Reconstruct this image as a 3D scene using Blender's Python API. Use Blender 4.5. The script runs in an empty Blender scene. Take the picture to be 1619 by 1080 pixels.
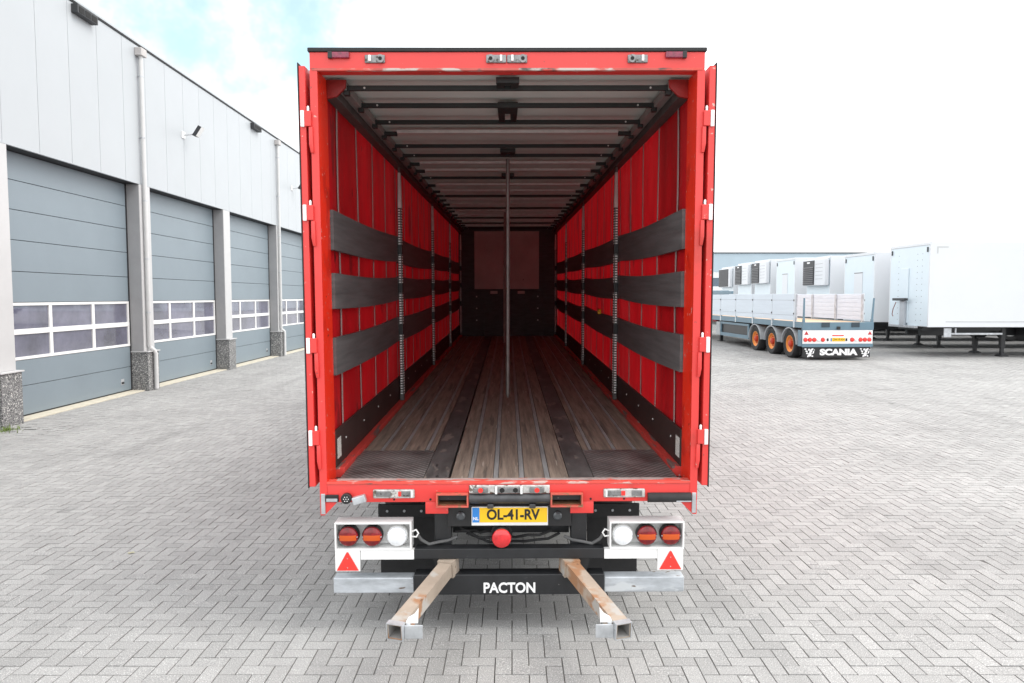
import bpy, bmesh, math, random
import numpy as np
from mathutils import Vector, Matrix
random.seed(7)
RAD = math.radians
S = bpy.context.scene
COL = S.collection

# ------------------------------------------------------------------ camera, sky, sun, exposure
CAM_H = 2.30
cd = bpy.data.cameras.new("camera"); cam = bpy.data.objects.new("camera", cd); COL.objects.link(cam)
cd.sensor_width = 36.0; cd.lens = 25.135; cd.clip_start = 0.05; cd.clip_end = 3000
cam.location = (0, 0, CAM_H); cam.rotation_euler = (RAD(90) - math.atan(71 / 1130.36), 0, 0)
S.camera = cam

SUN_EL, SUN_AZ = RAD(52), RAD(94)          # azimuth from +Y towards +X
sun_dir = Vector((math.sin(SUN_AZ) * math.cos(SUN_EL), math.cos(SUN_AZ) * math.cos(SUN_EL), math.sin(SUN_EL)))
W = bpy.data.worlds.new("World"); S.world = W; W.use_nodes = True
nt = W.node_tree; N = nt.nodes; L = nt.links; N.clear()
out = N.new("ShaderNodeOutputWorld"); bg = N.new("ShaderNodeBackground"); bg.inputs[1].default_value = 0.12
sky = N.new("ShaderNodeTexSky"); sky.sky_type = 'NISHITA'; sky.sun_disc = False
sky.sun_elevation = SUN_EL; sky.sun_rotation = SUN_AZ; sky.air_density = 1.0; sky.dust_density = 1.5
tc = N.new("ShaderNodeTexCoord")
no = N.new("ShaderNodeTexNoise"); no.inputs["Scale"].default_value = 3.2; no.inputs["Detail"].default_value = 6; no.inputs["Roughness"].default_value = 0.62
L.new(tc.outputs["Generated"], no.inputs["Vector"])
dot = N.new("ShaderNodeVectorMath"); dot.operation = 'DOT_PRODUCT'
L.new(tc.outputs["Generated"], dot.inputs[0]); dot.inputs[1].default_value = Vector((-0.375, 0.862, 0.34)).normalized()
m1 = N.new("ShaderNodeMath"); m1.operation = 'MULTIPLY_ADD'; L.new(no.outputs["Fac"], m1.inputs[0]); m1.inputs[1].default_value = -0.16; L.new(dot.outputs["Value"], m1.inputs[2])
mr = N.new("ShaderNodeMapRange"); mr.interpolation_type = 'SMOOTHSTEP'
L.new(m1.outputs[0], mr.inputs[0]); mr.inputs[1].default_value = 0.878; mr.inputs[2].default_value = 0.925; mr.inputs[3].default_value = 0.0; mr.inputs[4].default_value = 0.8
cl = N.new("ShaderNodeMix"); cl.data_type = 'RGBA'
L.new(no.outputs["Fac"], cl.inputs["Factor"]); cl.inputs["A"].default_value = (8.4, 8.7, 9.1, 1); cl.inputs["B"].default_value = (10.6, 10.6, 10.6, 1)
mx = N.new("ShaderNodeMix"); mx.data_type = 'RGBA'
L.new(mr.outputs[0], mx.inputs["Factor"]); L.new(cl.outputs["Result"], mx.inputs["A"]); tint = N.new("ShaderNodeMix"); tint.data_type = 'RGBA'; tint.blend_type = 'MULTIPLY'; tint.inputs["Factor"].default_value = 1.0
L.new(sky.outputs[0], tint.inputs["A"]); tint.inputs["B"].default_value = (1.0, 1.3, 1.05, 1); L.new(tint.outputs["Result"], mx.inputs["B"])
L.new(mx.outputs["Result"], bg.inputs[0]); L.new(bg.outputs[0], out.inputs[0])

sd = bpy.data.lights.new("sun", 'SUN'); sd.energy = 1.45; sd.angle = RAD(38); sd.color = (1.0, 0.965, 0.91)
sun = bpy.data.objects.new("sun", sd); COL.objects.link(sun); sun.location = (20, 10, 30)
sun.rotation_euler = sun_dir.to_track_quat('Z', 'Y').to_euler()
S.view_settings.view_transform = 'Standard'; S.view_settings.look = 'None'
S.view_settings.exposure = 0.86; S.view_settings.gamma = 1.0; S.view_settings.use_curve_mapping = False
S.render.engine = 'CYCLES'
S.cycles.max_bounces = 8; S.cycles.diffuse_bounces = 5

# ------------------------------------------------------------------ helpers
def mat(name, col, rough=0.55, metal=0.0, var=0.12, scale=3.0, bump=0.0, bscale=60.0, spots=None, spot_scale=14.0,
        spot_amt=0.62, stretch=(1, 1, 1), spec=0.5, coat=0.0, world=False, trans=0.0):
    m = bpy.data.materials.new(name); m.use_nodes = True
    n = m.node_tree.nodes; l = m.node_tree.links
    b = n["Principled BSDF"]
    b.inputs["Roughness"].default_value = rough; b.inputs["Metallic"].default_value = metal
    b.inputs["Specular IOR Level"].default_value = spec; b.inputs["Coat Weight"].default_value = coat
    if world: src = n.new("ShaderNodeNewGeometry").outputs["Position"]
    else: src = n.new("ShaderNodeTexCoord").outputs["Object"]
    mp = n.new("ShaderNodeMapping"); mp.inputs["Scale"].default_value = stretch; l.new(src, mp.inputs["Vector"])
    nz = n.new("ShaderNodeTexNoise"); nz.inputs["Scale"].default_value = scale; nz.inputs["Detail"].default_value = 7; nz.inputs["Roughness"].default_value = 0.65
    l.new(mp.outputs[0], nz.inputs["Vector"])
    mixn = n.new("ShaderNodeMix"); mixn.data_type = 'RGBA'
    rg = n.new("ShaderNodeMapRange"); l.new(nz.outputs["Fac"], rg.inputs[0]); rg.inputs[1].default_value = 0.3; rg.inputs[2].default_value = 0.7
    l.new(rg.outputs[0], mixn.inputs["Factor"])
    mixn.inputs["A"].default_value = (*[c * (1 - var) for c in col], 1); mixn.inputs["B"].default_value = (*[min(1, c * (1 + var)) for c in col], 1)
    res = mixn.outputs["Result"]
    if spots:
        for k, (scol, thr, sc) in enumerate(spots):
            z2 = n.new("ShaderNodeTexNoise"); z2.inputs["Scale"].default_value = sc; z2.inputs["Detail"].default_value = 6
            mp2 = n.new("ShaderNodeMapping"); mp2.inputs["Location"].default_value = (3.1 * k, 1.7 * k, 5.3 * k); l.new(mp.outputs[0], mp2.inputs[0]); l.new(mp2.outputs[0], z2.inputs["Vector"])
            r2 = n.new("ShaderNodeMapRange"); l.new(z2.outputs["Fac"], r2.inputs[0]); r2.inputs[1].default_value = thr; r2.inputs[2].default_value = thr + 0.05
            mm = n.new("ShaderNodeMix"); mm.data_type = 'RGBA'; l.new(r2.outputs[0], mm.inputs["Factor"]); l.new(res, mm.inputs["A"]); mm.inputs["B"].default_value = (*scol, 1)
            res = mm.outputs["Result"]
    l.new(res, b.inputs["Base Color"])
    if bump:
        z3 = n.new("ShaderNodeTexNoise"); z3.inputs["Scale"].default_value = bscale; z3.inputs["Detail"].default_value = 4
        l.new(mp.outputs[0], z3.inputs["Vector"])
        bp = n.new("ShaderNodeBump"); bp.inputs["Strength"].default_value = bump; bp.inputs["Distance"].default_value = 0.01
        l.new(z3.outputs["Fac"], bp.inputs["Height"]); l.new(bp.outputs[0], b.inputs["Normal"])
    if trans:
        o = n["Material Output"]; t = n.new("ShaderNodeBsdfTranslucent"); ms = n.new("ShaderNodeMixShader"); ms.inputs[0].default_value = trans
        l.new(res, t.inputs[0]); l.new(b.outputs[0], ms.inputs[1]); l.new(t.outputs[0], ms.inputs[2]); l.new(ms.outputs[0], o.inputs["Surface"])
    return m

class MB:
    def __init__(s): s.v = []; s.f = []; s.m = []; s.mi = 0
    def quad(s, pts):
        k = len(s.v); s.v += [tuple(p) for p in pts]; s.f.append(tuple(range(k, k + len(pts)))); s.m.append(s.mi); return s
    def hexa(s, p):          # 8 points: bottom 4 (ccw), top 4
        k = len(s.v); s.v += [tuple(q) for q in p]
        for f in ((3, 2, 1, 0), (4, 5, 6, 7), (0, 1, 5, 4), (1, 2, 6, 5), (2, 3, 7, 6), (3, 0, 4, 7)):
            s.f.append(tuple(k + i for i in f)); s.m.append(s.mi)
        return s
    def box(s, x0, x1, y0, y1, z0, z1):
        x0, x1 = sorted((x0, x1)); y0, y1 = sorted((y0, y1)); z0, z1 = sorted((z0, z1))
        return s.hexa([(x0, y0, z0), (x1, y0, z0), (x1, y1, z0), (x0, y1, z0), (x0, y0, z1), (x1, y0, z1), (x1, y1, z1), (x0, y1, z1)])
    def tube(s, pts, r, n=12, cap=True):      # polyline tube; r number or list
        pts = [Vector(p) for p in pts]; rr = r if isinstance(r, (list, tuple)) else [r] * len(pts)
        k0 = len(s.v); up = None
        for i, p in enumerate(pts):
            d = (pts[min(i + 1, len(pts) - 1)] - pts[max(i - 1, 0)]).normalized()
            a = d.orthogonal().normalized() if up is None else (up - d * up.dot(d)).normalized()
            up = a; b = d.cross(a)
            for j in range(n):
                t = 2 * math.pi * j / n; s.v.append(tuple(p + (a * math.cos(t) + b * math.sin(t)) * rr[i]))
        for i in range(len(pts) - 1):
            for j in range(n):
                a0 = k0 + i * n + j; a1 = k0 + i * n + (j + 1) % n
                s.f.append((a0, a1, a1 + n, a0 + n)); s.m.append(s.mi)
        if cap:
            s.f.append(tuple(k0 + j for j in reversed(range(n)))); s.m.append(s.mi)
            e = k0 + (len(pts) - 1) * n; s.f.append(tuple(e + j for j in range(n))); s.m.append(s.mi)
        return s
    def prism(s, poly, axis, a0, a1):   # poly 2-D in the other two axes, order (x,y),(x,z),(y,z)
        def P(p, a):
            return {'x': (a, p[0], p[1]), 'y': (p[0], a, p[1]), 'z': (p[0], p[1], a)}[axis]
        n = len(poly); k = len(s.v)
        s.v += [P(p, a0) for p in poly] + [P(p, a1) for p in poly]
        s.f.append(tuple(k + i for i in reversed(range(n)))); s.m.append(s.mi)
        s.f.append(tuple(k + n + i for i in range(n))); s.m.append(s.mi)
        for i in range(n):
            j = (i + 1) % n; s.f.append((k + i, k + j, k + n + j, k + n + i)); s.m.append(s.mi)
        return s
    def mesh(s, name, mats, bevel=0.0, smooth=True):
        me = bpy.data.meshes.new(name); bm = bmesh.new()
        vs = [bm.verts.new(v) for v in s.v]
        for f, mi in zip(s.f, s.m):
            try:
                q = bm.faces.new([vs[i] for i in f]); q.material_index = mi
            except ValueError: pass
        bmesh.ops.recalc_face_normals(bm, faces=bm.faces)
        if bevel: bmesh.ops.bevel(bm, geom=[e for e in bm.edges if len(e.link_faces) == 2 and e.calc_face_angle(0) > 0.6], offset=bevel, segments=2, affect='EDGES', profile=0.5)
        if bevel and not any(len(f.verts) > 4 for f in bm.faces): smooth = False
        if smooth:
            for f in bm.faces: f.smooth = True
        bm.to_mesh(me); bm.free()
        for m in (mats if isinstance(mats, (list, tuple)) else [mats]): me.materials.append(m)
        if smooth: me.set_sharp_from_angle(angle=RAD(32))
        return me
    def build(s, name, mats, parent=None, bevel=0.0, loc=(0, 0, 0), smooth=True):
        return link(name, s.mesh(name, mats, bevel, smooth), parent, loc)
def link(name, me, parent=None, loc=(0, 0, 0), rot=(0, 0, 0)):
    o = bpy.data.objects.new(name, me); COL.objects.link(o); o.location = loc; o.rotation_euler = rot
    if parent: o.parent = parent
    return o
def tag(o, label=None, cat=None, group=None, kind=None):
    for k, v in (("label", label), ("category", cat), ("group", group), ("kind", kind)):
        if v: o[k] = v
    return o
def empty(name, loc, rz=0.0):
    o = bpy.data.objects.new(name, None); COL.objects.link(o); o.location = loc; o.rotation_euler = (0, 0, rz); o.empty_display_size = 0.3
    return o
def lens_mesh(name, r, depth, mats, band=None, n=24):
    """round lamp facing -Y: housing ring and a shallow dome"""
    b = MB(); b.mi = 0; b.tube([(0, depth, 0), (0, 0.004, 0), (0, 0, 0)], [r, r, r * 0.97], n)
    rings = [(1.0 * r * 0.96, -0.001), (0.9 * r, -0.012), (0.7 * r, -0.019), (0.4 * r, -0.023), (0.0, -0.025)]
    k = len(b.v)
    for rr, y in rings[:-1]:
        for j in range(n): t = 2 * math.pi * j / n; b.v.append((rr * math.cos(t), y, rr * math.sin(t)))
    b.v.append((0, rings[-1][1], 0)); c = len(b.v) - 1
    def mi(idx):
        z = sum(b.v[i][2] for i in idx) / len(idx); return 2 if band and abs(z + 0.05 * r) < band * r else 1
    for i in range(len(rings) - 2):
        for j in range(n):
            q = (k + i * n + j, k + i * n + (j + 1) % n, k + (i + 1) * n + (j + 1) % n, k + (i + 1) * n + j); b.f.append(q); b.m.append(mi(q))
    e = k + (len(rings) - 2) * n
    for j in range(n):
        q = (e + j, e + (j + 1) % n, c); b.f.append(q); b.m.append(mi(q))
    return b.mesh(name, mats)
_tx = {}
def text(name, s, size, m, parent, loc, bold=0.0, sx=1.0, depth=0.001, rot=(RAD(90), 0, 0), align='CENTER', shear=0.0):
    cu = bpy.data.curves.new("t", 'FONT'); cu.body = s; cu.size = size; cu.extrude = depth; cu.offset = bold; cu.align_x = align; cu.align_y = 'CENTER'; cu.shear = shear; cu.resolution_u = 4
    to = bpy.data.objects.new("t", cu); COL.objects.link(to)
    dg = bpy.context.evaluated_depsgraph_get(); me = bpy.data.meshes.new_from_object(to.evaluated_get(dg))
    bpy.data.objects.remove(to); bpy.data.curves.remove(cu)
    me.name = name; me.materials.clear(); me.materials.append(m)
    o = link(name, me, parent, loc, rot); o.scale = (sx, 1, 1)
    return o
def ss(t): t = max(0.0, min(1.0, t)); return t * t * (3 - 2 * t)
def gh(x, y): return 0.011 * max(0.0, min(54.0, y - 6.0)) * ss((x - 1.0) / 9.0)     # the yard rises gently to the right rear

# ------------------------------------------------------------------ materials
red = mat("red_paint", (0.70, 0.046, 0.040), 0.42, var=0.06, scale=2, bump=0.02, coat=0.15,
          spots=[((0.55, 0.042, 0.032), 0.60, 1.7), ((0.62, 0.42, 0.36), 0.685, 30), ((0.10, 0.05, 0.04), 0.71, 17)])
red_in = mat("red_post_paint", (0.80, 0.03, 0.010), 0.4, var=0.08, scale=2, spots=[((0.60, 0.02, 0.008), 0.58, 2.5), ((0.70, 0.46, 0.40), 0.665, 38), ((0.14, 0.03, 0.02), 0.69, 21)])
red_scuff = mat("red_paint_scuffed", (0.70, 0.075, 0.055), 0.5, var=0.12, scale=5, bump=0.04, stretch=(0.35, 1.5, 1.5),
          spots=[((0.60, 0.42, 0.37), 0.555, 20), ((0.10, 0.075, 0.06), 0.615, 15)])
red_rail = mat("red_rail_paint", (0.55, 0.05, 0.04), 0.5, var=0.15, scale=4, bump=0.04, stretch=(2, 0.25, 2), spots=[((0.16, 0.10, 0.09), 0.57, 9), ((0.5, 0.36, 0.32), 0.66, 14)])
lip_m = mat("header_lip_worn", (0.52, 0.10, 0.08), 0.55, var=0.25, scale=6, stretch=(0.5, 1, 1), spots=[((0.50, 0.42, 0.38), 0.50, 9), ((0.09, 0.07, 0.06), 0.56, 7), ((0.62, 0.07, 0.05), 0.60, 5)])
brace_m = mat("brace_red_shaded", (0.26, 0.012, 0.010), 0.55, var=0.3, scale=6)  # frame red darkened: shadow behind the header put into the brace colour
curtain_m = mat("curtain_red", (0.60, 0.009, 0.015), 0.45, var=0.22, scale=1.6, bump=0.35, bscale=5, stretch=(1, 1.6, 0.6), trans=0.16, spots=[((0.30, 0.012, 0.016), 0.60, 2.2), ((0.10, 0.012, 0.012), 0.70, 6)])
strap_grey = mat("webbing_grey", (0.31, 0.24, 0.23), 0.8, var=0.2, scale=9)
band_m = mat("board_dark_grey", (0.105, 0.105, 0.105), 0.6, var=0.3, scale=2.4, stretch=(1, 0.5, 9), bump=0.25, bscale=5)
flap_shade_m = mat("curtain_flap_shaded", (0.035, 0.018, 0.016), 0.6, var=0.3)  # shade of the side rave on the lower curtain, put into the colour
roof_m = mat("roof_tarp", (0.56, 0.59, 0.56), 0.8, var=0.08, scale=1.2, trans=0.12)
black = mat("black_steel", (0.014, 0.014, 0.015), 0.42, var=0.3, scale=5, bump=0.03, spots=[((0.09, 0.085, 0.08), 0.70, 22)])
chassis = mat("chassis_black", (0.017, 0.018, 0.02), 0.38, var=0.3, scale=6, bump=0.03, spots=[((0.16, 0.15, 0.145), 0.69, 40)])
dark_bow = mat("bow_black", (0.016, 0.017, 0.016), 0.6, var=0.3, scale=5)
alu = mat("aluminium", (0.55, 0.54, 0.52), 0.5, metal=0.2, var=0.15, scale=12, stretch=(1, 6, 1))
rail_m = mat("rail_dark", (0.07, 0.066, 0.062), 0.6, var=0.25, scale=5)
galv = mat("galvanised", (0.50, 0.52, 0.54), 0.48, metal=0.55, var=0.25, scale=9, bump=0.04, spots=[((0.17, 0.15, 0.13), 0.66, 11), ((0.30, 0.17, 0.09), 0.71, 9)])
galv_bumper = mat("galvanised_bumper", (0.48, 0.51, 0.54), 0.5, metal=0.4, var=0.3, scale=7, bump=0.06, stretch=(0.6, 1, 2), spots=[((0.62, 0.65, 0.67), 0.58, 5), ((0.14, 0.10, 0.07), 0.655, 14)])
latch_m = mat("latch_zinc", (0.56, 0.55, 0.53), 0.45, metal=0.3, var=0.4, scale=18, bump=0.15, bscale=40, spots=[((0.16, 0.13, 0.10), 0.56, 17), ((0.06, 0.05, 0.045), 0.62, 26)])
keeper_m = mat("zinc_plate", (0.24, 0.24, 0.24), 0.42, metal=0.7, var=0.35, scale=24, bump=0.1, spots=[((0.08, 0.07, 0.06), 0.60, 30)])
steel_hole = mat("hole_dark", (0.01, 0.01, 0.01), 0.8)
tube_m = mat("rusty_tube", (0.37, 0.305, 0.245), 0.62, var=0.22, scale=3, stretch=(1, 1, 1), bump=0.06, spots=[((0.34, 0.18, 0.095), 0.53, 3.2), ((0.40, 0.38, 0.35), 0.60, 5.5), ((0.12, 0.07, 0.045), 0.69, 14)])
arm_in = mat("arm_inside", (0.30, 0.29, 0.28), 0.7, var=0.3, scale=9)
rust_in = mat("rust_inside", (0.17, 0.085, 0.04), 0.85, var=0.4, scale=12)
white_m = mat("white_metal", (0.86, 0.86, 0.85), 0.4, var=0.03, scale=4, spots=[((0.55, 0.53, 0.5), 0.72, 20)])
rubber = mat("rubber", (0.022, 0.022, 0.023), 0.75, var=0.3, scale=8, bump=0.08, bscale=40)
lens_red = mat("lens_red", (0.32, 0.008, 0.012), 0.18, var=0.35, scale=16, coat=0.6)
lens_org = mat("lens_orange", (0.75, 0.13, 0.012), 0.2, var=0.3, scale=30, coat=0.6)
def two_tone_lens():
    m = mat("lens_red_orange", (0.20, 0.004, 0.008), 0.2, var=0.55, scale=24, coat=0.25)
    n = m.node_tree.nodes; l = m.node_tree.links; b = n["Principled BSDF"]; old = b.inputs["Base Color"].links[0].from_socket
    t = n.new("ShaderNodeTexCoord"); sp = n.new("ShaderNodeSeparateXYZ"); l.new(t.outputs["Object"], sp.inputs[0])
    fac = None
    for ax, c, h in (("Z", -0.006, 0.019), ("X", 0.0, 0.056)):
        q = n.new("ShaderNodeMath"); q.operation = 'COMPARE'; l.new(sp.outputs[ax], q.inputs[0]); q.inputs[1].default_value = c; q.inputs[2].default_value = h
        if fac is None: fac = q.outputs[0]
        else:
            p = n.new("ShaderNodeMath"); p.operation = 'MULTIPLY'; l.new(fac, p.inputs[0]); l.new(q.outputs[0], p.inputs[1]); fac = p.outputs[0]
    mm = n.new("ShaderNodeMix"); mm.data_type = 'RGBA'; l.new(fac, mm.inputs["Factor"]); l.new(old, mm.inputs["A"]); mm.inputs["B"].default_value = (0.58, 0.085, 0.008, 1); l.new(mm.outputs["Result"], b.inputs["Base Color"])
    wv = n.new("ShaderNodeTexWave"); wv.inputs["Scale"].default_value = 60; l.new(t.outputs["Object"], wv.inputs["Vector"]); bp = n.new("ShaderNodeBump"); bp.inputs["Strength"].default_value = 0.3; bp.inputs["Distance"].default_value = 0.002
    l.new(wv.outputs["Fac"], bp.inputs["Height"]); l.new(bp.outputs[0], b.inputs["Normal"])
    return m
lens_tri = two_tone_lens()
lens_fog = mat("lens_fog", (0.62, 0.02, 0.025), 0.2, var=0.25, scale=20, coat=0.6)
lens_wht = mat("lens_white", (0.78, 0.80, 0.82), 0.2, var=0.12, scale=40, stretch=(6, 1, 0.4), coat=0.5)
refl_red = mat("reflector_red", (0.80, 0.035, 0.025), 0.3, var=0.12, scale=60, coat=0.4)
marker_red = mat("marker_lens", (0.22, 0.015, 0.05), 0.25, var=0.4, scale=40, coat=0.5)
plate_y = mat("plate_yellow", (0.86, 0.52, 0.012), 0.4, var=0.03)
plate_b = mat("plate_blue", (0.03, 0.22, 0.62), 0.4, var=0.03)
ink = mat("ink_black", (0.012, 0.012, 0.012), 0.5)
white_ink = mat("lettering_white", (0.85, 0.85, 0.85), 0.5, var=0.02)
plate_floor = mat("floor_plate_black", (0.08, 0.076, 0.074), 0.5, var=0.6, scale=3, stretch=(2, 0.6, 1), spots=[((0.19, 0.165, 0.145), 0.58, 4), ((0.02, 0.02, 0.02), 0.66, 8)])
wood = mat("plank_wood", (0.20, 0.158, 0.126), 0.7, var=0.5, scale=3, stretch=(9, 0.5, 1), bump=0.12, bscale=12,
           spots=[((0.10, 0.08, 0.066), 0.60, 1.6), ((0.33, 0.29, 0.25), 0.66, 5)])
strip_m = mat("floor_strip_alu", (0.26, 0.265, 0.265), 0.55, metal=0.1, var=0.3, scale=6, stretch=(6, 0.5, 1))
ply = mat("plywood", (0.52, 0.44, 0.42), 0.7, var=0.12, scale=2, bump=0.05, spots=[((0.12, 0.09, 0.08), 0.70, 9)])
bulk = mat("bulkhead_dark", (0.05, 0.056, 0.056), 0.6, var=0.4, scale=7, stretch=(0.6, 1, 3), bump=0.1, bscale=14)
yellow_m = mat("yellow_plastic", (0.8, 0.52, 0.02), 0.4)
def chequer(name):
    m = mat(name, (0.17, 0.165, 0.16), 0.36, metal=0.2, var=0.7, scale=2.6)
    n = m.node_tree.nodes; l = m.node_tree.links; b = n["Principled BSDF"]
    t = n.new("ShaderNodeTexCoord"); mp = n.new("ShaderNodeMapping"); mp.inputs["Rotation"].default_value = (0, 0, RAD(45)); mp.inputs["Scale"].default_value = (1, 1, 1)
    l.new(t.outputs["Object"], mp.inputs[0]); w = n.new("ShaderNodeTexVoronoi"); w.inputs["Scale"].default_value = 26; w.inputs["Randomness"].default_value = 0.0
    l.new(mp.outputs[0], w.inputs["Vector"]); bp = n.new("ShaderNodeBump"); bp.inputs["Strength"].default_value = 0.8; bp.inputs["Distance"].default_value = 0.004; bp.invert = True
    l.new(w.outputs["Distance"], bp.inputs["Height"]); l.new(bp.outputs[0], b.inputs["Normal"])
    old = b.inputs["Base Color"].links[0].from_socket; rr = n.new("ShaderNodeMapRange"); l.new(w.outputs["Distance"], rr.inputs[0]); rr.inputs[1].default_value = 0.15; rr.inputs[2].default_value = 0.6; rr.inputs[3].default_value = 1.35; rr.inputs[4].default_value = 0.35
    q = n.new("ShaderNodeMix"); q.data_type = 'RGBA'; q.blend_type = 'MULTIPLY'; q.inputs["Factor"].default_value = 1; l.new(old, q.inputs["A"]); l.new(rr.outputs[0], q.inputs["B"]); l.new(q.outputs["Result"], b.inputs["Base Color"])
    return m
cheq = chequer("chequer_plate")
def dotted(name):
    """perforated post: light steel with a column of dark slots (holes in the strip)"""
    m = mat(name, (0.75, 0.75, 0.73), 0.45, metal=0.1, var=0.2, scale=12)
    n = m.node_tree.nodes; l = m.node_tree.links; b = n["Principled BSDF"]
    old = b.inputs["Base Color"].links[0].from_socket
    t = n.new("ShaderNodeTexCoord"); sp = n.new("ShaderNodeSeparateXYZ"); l.new(t.outputs["Object"], sp.inputs[0])
    q = n.new("ShaderNodeMath"); q.operation = 'MULTIPLY'; q.inputs[1].default_value = 1 / 0.028; l.new(sp.outputs["Z"], q.inputs[0])
    fr = n.new("ShaderNodeMath"); fr.operation = 'FRACT'; l.new(q.outputs[0], fr.inputs[0])
    gt = n.new("ShaderNodeMath"); gt.operation = 'GREATER_THAN'; gt.inputs[1].default_value = 0.55; l.new(fr.outputs[0], gt.inputs[0])
    mm = n.new("ShaderNodeMix"); mm.data_type = 'RGBA'; l.new(gt.outputs[0], mm.inputs["Factor"]); l.new(old, mm.inputs["A"]); mm.inputs["B"].default_value = (0.02, 0.02, 0.02, 1)
    l.new(mm.outputs["Result"], b.inputs["Base Color"])
    return m
post_dots = dotted("perforated_steel")

# building and yard
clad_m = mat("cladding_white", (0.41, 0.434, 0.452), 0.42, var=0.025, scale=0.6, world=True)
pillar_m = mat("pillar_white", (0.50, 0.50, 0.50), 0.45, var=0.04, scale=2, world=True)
pipe_m = mat("pipe_white", (0.56, 0.56, 0.555), 0.4, var=0.06, scale=4, world=True)
door_m = mat("door_blue_grey", (0.195, 0.238, 0.268), 0.42, var=0.04, scale=0.9, world=True, bump=0.015, bscale=120)
seal_m = mat("dark_seal", (0.02, 0.02, 0.022), 0.6)
frame_w = mat("window_frame_white", (0.78, 0.78, 0.77), 0.4, var=0.03)
glass_m = mat("window_glass", (0.12, 0.12, 0.17), 0.02, var=0.5, scale=0.9, spec=1.0, coat=1.0, world=True)  # noise patches in the colour stand in for reflections and hall clutter
plinth_m = mat("plinth_granite", (0.17, 0.17, 0.172), 0.7, var=0.2, scale=30, world=True, bump=0.25, bscale=90, spots=[((0.03, 0.03, 0.03), 0.55, 40), ((0.62, 0.61, 0.58), 0.57, 46)])
sill_m = mat("concrete_sill", (0.52, 0.48, 0.39), 0.8, var=0.12, scale=6, world=True, bump=0.1)
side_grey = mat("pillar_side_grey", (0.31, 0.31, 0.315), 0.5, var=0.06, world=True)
overflow_m = mat("overflow_black", (0.03, 0.032, 0.035), 0.5)
dark_wall = mat("dark_wall", (0.06, 0.06, 0.062), 0.8)
box_white = mat("box_body_white", (0.66, 0.685, 0.71), 0.35, var=0.02, scale=0.8, world=True)
box_front = mat("box_front_shaded", (0.64, 0.73, 0.78), 0.35, var=0.03, scale=1.2, world=True)  # body white with the bluish shade of the fronts put into the colour
grille_m = mat("grille_charcoal", (0.03, 0.032, 0.036), 0.5)
slat_m = mat("grille_slat", (0.11, 0.11, 0.115), 0.45)
teal = mat("flatbed_blue_grey", (0.12, 0.20, 0.255), 0.42, var=0.08, scale=2, spots=[((0.3, 0.33, 0.35), 0.72, 8)])
dropside_m = mat("dropside_alu", (0.60, 0.66, 0.72), 0.42, metal=0.15, var=0.05, scale=2, stretch=(1, 0.4, 6))
inner_plank = mat("dropside_inner", (0.62, 0.66, 0.74), 0.6, var=0.10, scale=4, stretch=(1, 0.5, 7), spots=[((0.45, 0.46, 0.48), 0.68, 7)])
deck_wood = mat("deck_plywood", (0.55, 0.38, 0.24), 0.7, var=0.1)
rim_o = mat("rim_orange", (0.80, 0.30, 0.06), 0.4, var=0.1, scale=10)
hub_r = mat("hub_red", (0.45, 0.04, 0.015), 0.5, var=0.2, scale=20)
far_wall = mat("far_wall", (0.38, 0.47, 0.53), 0.6, var=0.04, scale=0.3, world=True)
far_white = mat("far_wall_white", (0.68, 0.72, 0.74), 0.6, var=0.03, world=True)
orange_m = mat("marker_orange", (0.8, 0.25, 0.02), 0.3)
grass_m = mat("grass_green", (0.13, 0.19, 0.035), 0.7, var=0.4, scale=30)
leaf_m = mat("dry_leaf", (0.42, 0.40, 0.27), 0.7, var=0.2)

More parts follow.
